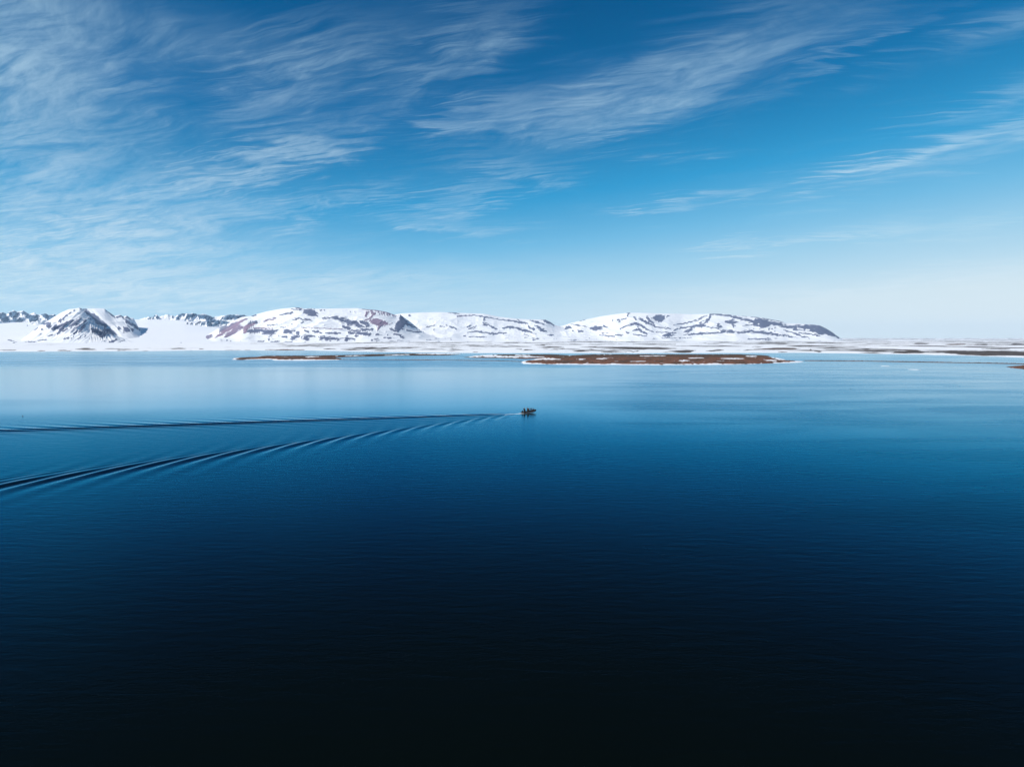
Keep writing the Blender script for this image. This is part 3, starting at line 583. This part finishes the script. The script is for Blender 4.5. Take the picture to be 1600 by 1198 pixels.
structure(grid_mesh('tundra_plain', pX, pY, pZ, M_plain, {'bare': bare, 'tint': ptn}), 'flat snow-streaked tundra plain below the mountains')

# ------------------------------------------------------------------ islands
def seg_dist(X, Y, pts, closed):
    d = np.full(X.shape, 1e9); ins = np.zeros(X.shape, bool)
    n_ = len(pts)
    for i in range(n_ if closed else n_ - 1):
        (ax, ay), (bx_, by_) = pts[i], pts[(i + 1) % n_]
        ux, uy = bx_ - ax, by_ - ay; L2 = max(ux * ux + uy * uy, 1e-9)
        t = np.clip(((X - ax) * ux + (Y - ay) * uy) / L2, 0, 1)
        d = np.minimum(d, np.hypot(X - ax - t * ux, Y - ay - t * uy))
        if closed: ins ^= ((ay > Y) != (by_ > Y)) & (X < (bx_ - ax) * (Y - ay) / ((by_ - ay) if by_ != ay else 1e-9) + ax)
    return d, ins

def island(name, label, px_pts, height, marks, closed=True, width=9.0, cell=(1.6, 4.0), fringe=0.0, seed=0, rough=0.4, darktop=True):
    pts = [ground(*p) for p in px_pts]
    xs_ = [p[0] for p in pts]; ys_ = [p[1] for p in pts]
    m = width + 14
    X, Y = np.meshgrid(np.arange(min(xs_) - m, max(xs_) + m, cell[0]), np.arange(min(ys_) - m, max(ys_) + m, cell[1]))
    d, ins = seg_dist(X, Y, pts, closed)
    sd_ = np.where(ins, d, -d) if closed else width - d
    sd_ = sd_ + 4.0 * fbm(X / 26, Y / 40, 4, seed) * (1 if closed else 0.7)
    Z = height * (1 - np.exp(-np.maximum(sd_, 0) / 9.0)) + np.minimum(sd_, 0) * 0.08
    Z += rough * sstep(3, 20, sd_) * (fbm(X / 14, Y / 20, 5, seed + 4)) + 0.35 * sstep(8, 40, sd_) * fbm(X / 60, Y / 90, 3, seed + 8)
    PX, PY = project(X, Y, Z)
    snow, _ = marks.evaluate(PX + 2.0 * fbm(PX * .15, PY * .6, 3, seed + 2), PY + .35 * fbm(PX * .2, PY, 3, seed + 5))
    fleck = fbm(PX * 0.11, PY * 1.1, 4, seed + 40, .6)
    snow = np.maximum(np.clip(snow * (1 + 1.1 * fbm(PX * 0.35, PY * .9, 4, seed + 44, .6)), 0, 1), 0.62 * sstep(0.40, 0.56, fleck))
    if fringe:
        f = sstep(fringe, fringe * 0.5, sd_ + 9 * fbm(X / 9, Y / 30, 5, seed + 15, .6)) * sstep(0.25, -0.1, fbm(X / 22, Y * 0, 4, seed + 12) - 0.05)
        snow = np.maximum(snow, f * (PY > 559))
    bare = np.clip(1.02 - snow, 0, 1)
    tint = sstep(-0.12, 0.28, fbm(PX * 0.07, PY * 0.85, 5, seed + 6, .62)) * 0.9
    if darktop: tint = np.maximum(tint, sstep(560.0, 555.5, PY + 2.0 * fbm(PX * .06, PY * .2, 3, seed + 33)) * 0.95)
    Z = Z + 0.25 * snow * (sd_ > 0)
    o = structure(grid_mesh(name, X, Y, Z, M_isle, {'bare': bare, 'tint': tint}), label)
    return o, X, Y, Z, bare, sd_

mk_is = Marks(True)
for st in ([(858, 569.3, .9), (950, 569.9, 1.0), (1060, 570.1, 1.0), (1150, 569.6, .9), (1212, 568, .8)], [(900, 561.6, .8), (914, 561.2, .9)], [(932, 560.4, .9), (948, 560.2, .9)], [(1060, 563.6, .9), (1078, 563.6, 1.0)], [(1076, 559.6, .6), (1100, 559.4, .6)], [(1124, 560, .8), (1164, 560.6, .8)],
           [(1166, 556.4, .9), (1182, 556.8, .8)], [(1196, 563.2, 1.0), (1214, 563.4, .9)], [(822, 562.5, 1.3), (850, 560.6, 1.3), (876, 561.4, 1.0)], [(826, 557, .8), (850, 555.2, .8)], [(870, 555.0, .9), (905, 553.9, .9)], [(1205, 558.5, 1.0), (1222, 562, 1.0)], [(1000, 556.3, .4), (1040, 556, .4)], [(985, 564.8, .4), (1010, 564.6, .4)]):
    mk_is.stroke(0, 0, 1, st)
mk_a = Marks(True)
for st in ([(362, 561.3, .9), (370, 561.2, .8)], [(400, 556.8, .6), (408, 556.5, .6)], [(428, 562.6, 1.1), (460, 562.8, 1.1), (500, 562.7, .9), (528, 562.2, .6)], [(478, 557.6, .6), (500, 557.2, .6)], [(540, 555.9, .5), (570, 555.6, .5)], [(600, 555.4, .5), (640, 554.2, .5)], [(650, 553, .6), (720, 553.2, .7)]):
    mk_a.stroke(0, 0, 1, st)
mk_b = Marks(True)
for st in ([(722, 557.5, 1.2), (760, 556.2, 1.3), (800, 557.6, 1.2), (850, 557.6, 1.3)], [(752, 554.8, .7), (776, 554.6, .7)], [(806, 554.4, .9), (830, 555.8, .9)]):
    mk_b.stroke(0, 0, 1, st)
ISL = []
ISL.append(island('island', 'rust-brown tundra island with snow patches, largest in view', [(812, 566.3), (824, 563.4), (850, 559.5), (880, 556.4), (915, 554.6), (960, 554.4), (1080, 554.6), (1160, 554.4), (1200, 556), (1206, 558.2), (1226, 561.6), (1224, 563.6), (1256, 565), (1250, 566.4), (1216, 567.2), (1150, 569.4), (1050, 570.2), (950, 569.9), (860, 569.3), (820, 568.2)], 1.5, mk_is, fringe=6, seed=301))
ISL.append(island('island', 'low brown island with snowy front shore, left of the largest island', [(362, 561.6), (368, 559.4), (380, 558.6), (402, 558.2), (408, 556.4), (430, 556.0), (480, 556.2), (540, 555), (580, 554), (620, 553), (680, 552.6), (722, 553.4), (700, 555.2), (610, 556), (570, 557), (524, 558.4), (536, 560.6), (530, 562.4), (480, 563.4), (430, 563.2), (424, 561.4), (400, 561.6), (376, 562.2)], 1.0, mk_a, fringe=5, seed=331, rough=.25))
ISL.append(island('island', 'snowy flat with brown knolls between two brown islands', [(724, 558.4), (742, 555.6), (774, 554.2), (812, 553.8), (870, 554), (902, 556), (872, 558.9), (822, 560.8), (782, 559.4), (742, 559.2)], 0.8, mk_b, seed=351, rough=.25))
ISL.append(island('sand_spit', 'thin dark spit reaching towards the largest island', [(528, 561.6), (600, 562.2), (700, 562.7), (780, 563.6), (826, 565.2)], 0.7, Marks(), closed=False, width=6.0, cell=(1.6, 1.6), seed=371, rough=.1))
mk_e = Marks()
for st in ([(1330, 562.9, .35), (1345, 563, .35)], [(1395, 563.6, .35), (1405, 563.7, .35)], [(1470, 565, .3), (1480, 565.1, .3)]): mk_e.stroke(0, 0, 1, st)
ISL.append(island('sand_spit', 'long thin brown spit closing off the lagoon at right', [(1266, 563.6), (1350, 564.2), (1450, 565.9), (1530, 567.2), (1600, 568.6), (1700, 570.6)], 0.75, mk_e, closed=False, width=9.0, cell=(1.6, 2.0), seed=391, rough=.12))
ISL.append(island('shore_point', 'brown point of land at the right edge of the picture', [(1574, 573), (1590, 571), (1615, 569.6), (1700, 569.6), (1760, 574), (1720, 580), (1640, 579.5), (1600, 577.4), (1584, 575.2)], 0.8, Marks(), seed=411, rough=.15, darktop=False))

# tussocks of dead grass over the islands
def tussocks(spots, mat):
    rng = np.random.default_rng(5)
    V = []; Fc = []
    for (x, y, z) in spots:
        h = 0.16 + 0.34 * rng.random() ** 2; r = 0.25 + 0.45 * rng.random(); a0 = rng.random() * 6.28
        base = len(V)
        for i in range(5):
            a = a0 + i * 1.2566; V.append((x + r * math.cos(a), y + r * math.sin(a), z - 0.08))
        for i in range(5):
            a = a0 + .6 + i * 1.2566; rr = r * (0.45 + 0.3 * rng.random()); V.append((x + rr * math.cos(a), y + rr * math.sin(a), z + h * (0.6 + 0.4 * rng.random())))
        V.append((x, y, z + h))
        for i in range(5):
            j = (i + 1) % 5
            Fc += [(base + i, base + j, base + 5 + i), (base + j, base + 5 + j, base + 5 + i), (base + 5 + i, base + 5 + j, base + 10)]
    me = bpy.data.meshes.new('tussock_grass'); me.from_pydata(V, [], Fc); me.materials.append(mat)
    o = bpy.data.objects.new('tussock_grass', me); COL.objects.link(o)
    o['kind'] = 'stuff'; o['label'] = 'tussocks of dead brown grass covering the low islands'; o['category'] = 'grass'
M_tuss = simple_mat('dead_grass', (0.115, 0.055, 0.030), 0.9, var=0.55, scale=0.6)
rng = np.random.default_rng(3); spots = []
for (o, X, Y, Z, br, sd_), want in zip(ISL, (5200, 1500, 300, 120, 300, 300)):
    ok = np.argwhere((br > 0.7) & (sd_ > 3))
    if len(ok) == 0: continue
    for i, j in ok[rng.integers(0, len(ok), want)]:
        spots.append((X[i, j] + rng.uniform(-.8, .8), Y[i, j] + rng.uniform(-1.5, 1.5), Z[i, j] - 0.03))
tussocks(spots, M_tuss)

# ------------------------------------------------------------------ small mesh helpers
def link(name, me, mat, parent=None):
    o = bpy.data.objects.new(name, me); COL.objects.link(o)
    if mat is not None and not me.materials: me.materials.append(mat)
    if parent is not None: o.parent = parent
    return o

def thing(name, label, cat, loc=(0, 0, 0), rot=(0, 0, 0), group=None):
    o = bpy.data.objects.new(name, None); COL.objects.link(o)
    o.empty_display_size = 0.2
    o.location = loc; o.rotation_euler = rot; o['label'] = label; o['category'] = cat
    if group: o['group'] = group
    return o

def tube_mesh(name, path, radii, seg=14, caps=True, squash=1.0):
    bm = bmesh.new(); rings = []
    P_ = [Vector(p) for p in path]
    up = Vector((0, 0, 1))
    for i, p in enumerate(P_):
        t = (P_[min(i + 1, len(P_) - 1)] - P_[max(i - 1, 0)]).normalized()
        sd2 = t.cross(up)
        if sd2.length < 1e-4: sd2 = Vector((1, 0, 0))
        sd2.normalize(); u2 = sd2.cross(t).normalized()
        rings.append([bm.verts.new(p + (sd2 * math.cos(a) + u2 * math.sin(a) * squash) * radii[i]) for a in (2 * math.pi * k_ / seg for k_ in range(seg))])
    for a, b_ in zip(rings[:-1], rings[1:]):
        for k_ in range(seg): bm.faces.new((a[k_], a[(k_ + 1) % seg], b_[(k_ + 1) % seg], b_[k_])).smooth = True
    if caps: bm.faces.new(rings[0][::-1]); bm.faces.new(rings[-1])
    bmesh.ops.recalc_face_normals(bm, faces=bm.faces)
    me = bpy.data.meshes.new(name); bm.to_mesh(me); bm.free()
    return me

def box_mesh(name, c, d, bevel=0.02, taper=1.0):
    bm = bmesh.new(); bmesh.ops.create_cube(bm, size=1)
    for v in bm.verts:
        k_ = taper if v.co.z > 0 else 1
        v.co = Vector((c[0] + v.co.x * d[0] * k_, c[1] + v.co.y * d[1] * k_, c[2] + v.co.z * d[2]))
    if bevel: bmesh.ops.bevel(bm, geom=bm.edges[:], offset=bevel, segments=2, affect='EDGES', profile=.6)
    me = bpy.data.meshes.new(name); bm.to_mesh(me); bm.free()
    return me

# ------------------------------------------------------------------ inflatable boat (local +x is forward, stern at x = 0)
M_tube = simple_mat('grey_rubber', (0.020, 0.021, 0.024), 0.7, var=.08)
M_black = simple_mat('black_rubber', (0.012, 0.012, 0.014), 0.5)
M_floor = simple_mat('boat_floor', (0.02, 0.021, 0.023), 0.7)
M_alu = simple_mat('dark_aluminium', (0.06, 0.06, 0.065), 0.6, 0.3, .05)
BOAT_Z = -0.06
boat = thing('inflatable_boat', 'dark inflatable motor boat carrying people at the head of the wake', 'boat', (BOAT.x, BOAT.y, BOAT_Z), (0, R(-3.0), BOAT_YAW))
W2, TR = 0.82, 0.245
path, rad = [], []
half = [(-0.55, .05), (-0.35, .14), (-0.05, .23), (0.3, TR), (1.2, TR), (2.2, TR), (3.2, TR)]
for x, r in half: path.append((x, -W2, .33)); rad.append(r)
for i in range(1, 16):
    a = -math.pi / 2 + math.pi * i / 16
    bxx = 3.2 + 1.85 * math.cos(a) ** 0.85; lift = max(0, (bxx - 3.2) / 1.85) ** 1.6 * 0.34
    path.append((bxx, W2 * math.sin(a), .33 + lift)); rad.append(TR)
for x, r in half[::-1]: path.append((x, W2, .33)); rad.append(r)
hull_o = link('tube', tube_mesh('tube', path, rad, 18), M_tube, boat)
off = [(Vector(p) - Vector((2.0, 0, .33))) for p in path]
strake = []
for p in path:
    v = Vector((max(p[0] - 3.2, 0) * 1.0, p[1], 0)).normalized()
    strake.append((p[0] + v.x * (TR + .01), p[1] + v.y * (TR + .01), p[2] - .02))
link('rubbing_strake', tube_mesh('rubbing_strake', strake[3:-3], [.035] * len(strake[3:-3]), 8), simple_mat('pale_strake', (.5, .48, .47), .5), hull_o)
rope = [(p[0], p[1] + math.copysign(.12, p[1]) if abs(p[1]) > .3 else p[1], p[2] + TR + .02 + .015 * math.sin(i * 2.1)) for i, p in enumerate(path)]
link('grab_rope', tube_mesh('grab_rope', rope[4:-4], [.014] * len(rope[4:-4]), 6), M_black, hull_o)
# rigid V bottom and deck
bm = bmesh.new(); rows_ = []
for x, w, zk, zc_ in ((-.02, .66, .02, .16), (1.2, .68, 0, .16), (2.4, .68, .0, .17), (3.4, .60, .05, .22), (4.2, .42, .18, .34), (4.75, .10, .42, .52)):
    rows_.append([bm.verts.new((x, -w, zc_)), bm.verts.new((x, 0, zk - .08)), bm.verts.new((x, w, zc_)), bm.verts.new((x, w * .96, zc_ + .07)), bm.verts.new((x, -w * .96, zc_ + .07))])
for a, b_ in zip(rows_[:-1], rows_[1:]):
    for k_ in range(5): bm.faces.new((a[k_], a[(k_ + 1) % 5], b_[(k_ + 1) % 5], b_[k_]))
bm.faces.new(rows_[0]); bm.faces.new(rows_[-1][::-1]); bmesh.ops.recalc_face_normals(bm, faces=bm.faces)
me = bpy.data.meshes.new('hull'); bm.to_mesh(me); bm.free(); link('hull', me, M_floor, boat)
link('transom', box_mesh('transom', (-.02, 0, .40), (.06, 1.22, .46)), M_alu, boat)
link('bench', box_mesh('bench', (1.5, 0, .40), (.34, 1.12, .06)), M_alu, boat)
link('fuel_tank', box_mesh('fuel_tank', (.38, -.22, .34), (.34, .30, .22), .04), simple_mat('red_plastic', (.22, .02, .015), .5), boat)
motor = link('outboard_motor', box_mesh('outboard_motor', (-.26, 0, .92), (.42, .32, .36), .08, .82), M_black, boat)
link('motor_leg', box_mesh('motor_leg', (-.22, 0, .34), (.20, .14, .86), .03, 1.2), M_black, motor)
link('tiller', tube_mesh('tiller', [(-.1, .02, .80), (.2, .10, .84), (.52, .20, .88)], [.025, .022, .03], 8), M_black, motor)
bpy.context.view_layer.update()

# ------------------------------------------------------------------ people
M_skin = simple_mat('skin', (0.42, 0.25, 0.18), 0.5, var=.05)
def skin_person(name, label, loc, yaw, joints, radii, edges, cloth, trouser, parts):
    """one continuous body grown over a posed skeleton"""
    names = list(joints)
    me = bpy.data.meshes.new('tmp')
    me.from_pydata([joints[k_] for k_ in names], [(names.index(a), names.index(b_)) for a, b_ in edges], [])
    ob = bpy.data.objects.new('tmp', me); COL.objects.link(ob)
    md = ob.modifiers.new('skin', 'SKIN'); md.use_smooth_shade = True
    ss = ob.modifiers.new('sub', 'SUBSURF'); ss.levels = 1; ss.render_levels = 1
    for i, k_ in enumerate(names):
        sv = me.skin_vertices[0].data[i]; r = radii[k_]; sv.radius = r if isinstance(r, tuple) else (r, r)
        sv.use_root = (k_ == 'pelvis')
    dg = bpy.context.evaluated_depsgraph_get()
    body = bpy.data.meshes.new_from_object(ob.evaluated_get(dg))
    bpy.data.objects.remove(ob); bpy.data.meshes.remove(me)
    body.name = name
    body.materials.clear()
    for m_ in (cloth, trouser, M_skin, M_black): body.materials.append(m_)
    kind = {}
    for k_ in names:
        kind[k_] = 2 if k_ in ('head', 'crown', 'neck', 'chin') or 'hand' in k_ or 'finger' in k_ or 'thumb' in k_ else (3 if 'foot' in k_ or 'toe' in k_ else (1 if ('knee' in k_ or 'hip' in k_ or 'ankle' in k_) else 0))
    J = [(Vector(joints[k_]), kind[k_]) for k_ in names]
    for p in body.polygons:
        c = p.center; jv, jk = min(J, key=lambda j: (j[0] - c).length)
        if jk == 2 and c.z < joints['neck'][2] - .03 and (jv - c).length > .035: jk = 1 if c.z < joints['pelvis'][2] + .08 else 0
        p.material_index = jk; p.use_smooth = True
    o = link(name, body, None)
    o.location = loc; o.rotation_euler = (0, 0, yaw)
    o['label'] = label; o['category'] = 'person'; o['group'] = 'people in the inflatable boat'
    h = Vector(joints['head']); c = Vector(joints['crown']); ax = (c - h).normalized()
    # hat or hood
    bm = bmesh.new(); bmesh.ops.create_uvsphere(bm, u_segments=14, v_segments=9, radius=.125)
    bmesh.ops.delete(bm, geom=[v for v in bm.verts if v.co.z < -0.02], context='VERTS')
    for v in bm.verts: v.co = Vector((v.co.x * 1.02 - .012, v.co.y * .92, v.co.z * 1.0)) + h + ax * .045
    for f in bm.faces: f.smooth = True
    hm = bpy.data.meshes.new('hat'); bm.to_mesh(hm); bm.free(); hat = link('hat', hm, parts['hat'], o)
    so = hat.modifiers.new('thick', 'SOLIDIFY'); so.thickness = .012
    # face: nose and eyes
    fw = Vector(parts.get('look', (1, 0, 0))).normalized()
    sdv = fw.cross(Vector((0, 0, 1))).normalized()
    bm = bmesh.new(); bmesh.ops.create_cone(bm, cap_ends=True, segments=6, radius1=.016, radius2=.006, depth=.04)
    for v in bm.verts: v.co = v.co + h + fw * .102 + Vector((0, 0, -.005))
    nm = bpy.data.meshes.new('nose'); bm.to_mesh(nm); bm.free(); link('nose', nm, M_skin, o)
    for s_ in (-1, 1):
        bm = bmesh.new(); bmesh.ops.create_icosphere(bm, subdivisions=1, radius=.013)
        for v in bm.verts: v.co = v.co + h + fw * .094 + sdv * (.036 * s_) + Vector((0, 0, .022))
        em = bpy.data.meshes.new('eye'); bm.to_mesh(em); bm.free(); link('eye', em, M_black, o)
    # life jacket wrapped on the chest
    ch = Vector(joints['chest']); sp = Vector(joints['spine'])
    vest = tube_mesh('life_jacket', [sp - (ch - sp) * .25, sp, (sp + ch) / 2, ch, ch + (ch - sp) * .30], [.165, .19, .205, .205, .13], 14, True, .78)
    link('life_jacket', vest, parts['vest'], o)
    return o

def person(label, x, y, yaw, pose, cloth, trouser, hat, vest, look=(1, 0, 0), lean=0.0, arms='rest', s=1.0):
    """x, y in boat coordinates; pose 'stand' on the deck or 'sit' on the tube / bench"""
    stand = pose == 'stand'
    hip = .92 if stand else .10
    j = {'pelvis': (0, 0, hip + .04), 'spine': (lean * .25, 0, hip + .26), 'chest': (lean * .55, 0, hip + .46), 'neck': (lean * .8, 0, hip + .62), 'head': (lean * .95 + .02, 0, hip + .74), 'crown': (lean + .01, 0, hip + .85)}
    r = {'pelvis': (.16, .12), 'spine': (.15, .11), 'chest': (.18, .12), 'neck': .06, 'head': (.085, .10), 'crown': (.07, .08)}
    e = [('pelvis', 'spine'), ('spine', 'chest'), ('chest', 'neck'), ('neck', 'head'), ('head', 'crown')]
    for sgn, t in ((1, 'l'), (-1, 'r')):
        sh = Vector((lean * .6, .21 * sgn, hip + .52))
        if arms == 'tiller' and sgn > 0: el_, ha = sh + Vector((-.12, .10, -.26)), sh + Vector((-.22, .06, -.50))
        elif arms == 'point' and sgn < 0: el_, ha = sh + Vector((.24, -.06, -.06)), sh + Vector((.48, -.06, .02))
        else: el_, ha = sh + Vector((.04, .07 * sgn, -.28)), sh + Vector((.24, -.02 * sgn, -.40 if not stand else -.46))
        d = (ha - el_).normalized(); sd3 = Vector((0, sgn, 0))
        j['shoulder' + t] = sh; j['elbow' + t] = el_; j['wrist' + t] = ha; j['hand' + t] = ha + d * .08
        r['shoulder' + t] = .085; r['elbow' + t] = .06; r['wrist' + t] = .045; r['hand' + t] = (.045, .025)
        e += [('chest', 'shoulder' + t), ('shoulder' + t, 'elbow' + t), ('elbow' + t, 'wrist' + t), ('wrist' + t, 'hand' + t)]
        for q, (o_, ln) in enumerate(((-.030, .070), (-.010, .080), (.010, .076), (.030, .060))):
            a_ = ha + d * .13 + Vector((0, o_, 0)); j['finger%d%s' % (q, t)] = a_; j['finger_end%d%s' % (q, t)] = a_ + d * ln * .5 + Vector((0, 0, -ln * .6))
            r['finger%d%s' % (q, t)] = .010; r['finger_end%d%s' % (q, t)] = .008
            e += [('hand' + t, 'finger%d%s' % (q, t)), ('finger%d%s' % (q, t), 'finger_end%d%s' % (q, t))]
        j['thumb' + t] = ha + d * .07 - sd3 * .06; r['thumb' + t] = .011; e.append(('hand' + t, 'thumb' + t))
        if stand:
            kn, an, tz = (.05, .12 * sgn, .50), (0, .14 * sgn, .10), (.18, .15 * sgn, .045)
        else:
            kn, an, tz = (.42, .14 * sgn, hip + .05), (.40, .14 * sgn, hip - .36), (.58, .15 * sgn, hip - .42)
        j['hip' + t] = (0 if stand else .06, .10 * sgn, hip - .02); j['knee' + t] = kn; j['ankle' + t] = an; j['toe' + t] = tz
        r['hip' + t] = .105; r['knee' + t] = .075; r['ankle' + t] = .055; r['toe' + t] = (.055, .04)
        e += [('pelvis', 'hip' + t), ('hip' + t, 'knee' + t), ('knee' + t, 'ankle' + t), ('ankle' + t, 'toe' + t)]
    j = {k_: tuple(Vector(v) * s) for k_, v in j.items()}
    z0 = .25 if stand else (.60 if abs(y) > .5 else .46)
    wp = boat.matrix_world @ Vector((x, y, z0))
    return skin_person('person', label, wp, BOAT_YAW + yaw, j, r, e, cloth, trouser, {'hat': hat, 'vest': vest, 'look': look})

C_navy = simple_mat('navy_jacket', (0.010, 0.014, 0.026), .8); C_black = simple_mat('black_jacket', (0.008, 0.008, 0.009), .8)
C_olive = simple_mat('olive_jacket', (0.020, 0.024, 0.014), .8); C_trou = simple_mat('dark_trousers', (0.010, 0.010, 0.012), .85)
C_beige = simple_mat('beige_wool', (0.46, 0.40, 0.32), .9); C_wine = simple_mat('wine_jacket', (0.030, 0.008, 0.012), .8); C_dred = simple_mat('dark_vest', (0.012, 0.012, 0.016), .7)
person('person in dark jacket standing at the stern by the motor', .42, .05, 0, 'stand', C_navy, C_trou, C_black, C_dred, arms='tiller', s=.98)
person('person with pale beige hat seated just ahead of the helmsman', 1.05, .62, R(-78), 'sit', C_olive, C_trou, C_beige, C_dred, lean=.05)
person('person in black standing amidships, second tallest in the boat', 1.62, -.10, 0, 'stand', C_black, C_trou, C_black, C_dred, lean=.04, s=.92)
person('person in olive seated low on the near tube amidships', 1.55, -.76, R(85), 'sit', C_olive, C_trou, C_black, C_dred, lean=.12, s=.96)
person('person in wine red kneeling forward of the middle of the boat', 2.75, .66, R(-82), 'sit', C_wine, C_trou, C_navy, C_navy, lean=.02, s=1.06)
person('person in navy seated beside the bow on the far tube', 3.65, .60, R(-100), 'sit', C_navy, C_trou, C_navy, C_navy, lean=.10)
person('person in black sitting foremost, right at the bow', 3.75, -.60, R(105), 'sit', C_black, C_trou, C_black, C_dred, lean=.06, arms='point')

# ------------------------------------------------------------------ ice floes and seabirds
M_ice = simple_mat('sea_ice', (0.72, 0.77, 0.80), .6, var=.06)
def floe(label, px, py, wx_, wy_, seed):
    x, y = ground(px, py); rg = random.Random(seed); bm = bmesh.new(); n_ = 18; top_, bot = [], []
    for i in range(n_):
        a = 2 * math.pi * i / n_; q = .75 + .35 * rg.random()
        p = (wx_ * q * math.cos(a), wy_ * q * math.sin(a)); top_.append(bm.verts.new((p[0] * .95, p[1] * .95, .14 + .05 * rg.random()))); bot.append(bm.verts.new((p[0], p[1], -.25)))
    bm.faces.new(top_); bm.faces.new(bot[::-1])
    for i in range(n_): bm.faces.new((bot[i], bot[(i + 1) % n_], top_[(i + 1) % n_], top_[i]))
    bmesh.ops.recalc_face_normals(bm, faces=bm.faces)
    me_ = bpy.data.meshes.new('ice_floe'); bm.to_mesh(me_); bm.free(); o = link('ice_floe', me_, M_ice); o.location = (x, y, 0)
    o['label'] = label; o['category'] = 'ice floe'; o['group'] = 'thin pale floes on the right'
floe('small pale floe close below the long spit', 1384, 572.0, 3.6, 5.5, 1)
floe('wider pale floe farther from the spit', 1430, 577.4, 4.6, 5.5, 2)

M_bird = simple_mat('dark_plumage', (0.03, 0.03, 0.032), .8)
def bird(label, px, py, yaw):
    x, y = ground(px, py); t = thing('seabird', label, 'bird', (x, y, 0), (0, 0, yaw), 'seabirds on the water')
    link('body', tube_mesh('body', [(-.26, 0, .10), (-.18, 0, .08), (-.05, 0, .06), (.08, 0, .07), (.17, 0, .12)], [.015, .07, .115, .10, .03], 12), M_bird, t)
    hd = link('head', tube_mesh('head', [(.12, 0, .13), (.15, 0, .24), (.17, 0, .30), (.20, 0, .33)], [.045, .036, .05, .03], 10), M_bird, t)
    link('bill', tube_mesh('bill', [(.20, 0, .31), (.29, 0, .295)], [.016, .004], 6), M_black, hd)
bird('tiny dark seabird afloat on the right side of the bay', 1329.5, 607.5, R(20))
bird('tiny dark seabird afloat near the left edge above the wake', 35.5, 650.4, R(160))

# ------------------------------------------------------------------ haze: one closed box of thin air
bm = bmesh.new(); bmesh.ops.create_cube(bm, size=1)
for v in bm.verts: v.co = Vector((v.co.x * 58000, 10300 + v.co.y * 28600, 257 + v.co.z * 520))
me = bpy.data.meshes.new('haze'); bm.to_mesh(me); bm.free()
M_haze = bpy.data.materials.new('haze'); M_haze.use_nodes = True
hn = NT(M_haze.node_tree); hn.n.remove(hn.n['Principled BSDF'])
pv = hn.new('ShaderNodeVolumePrincipled'); pv.inputs['Color'].default_value = (0.60, 0.80, 1.0, 1); pv.inputs['Density'].default_value = 1.6e-5
hn.l.new(pv.outputs[0], hn.n['Material Output'].inputs['Volume'])
hz = link('haze', me, M_haze); hz['kind'] = 'stuff'; hz['label'] = 'thin blue air haze over the bay'; hz['category'] = 'haze'
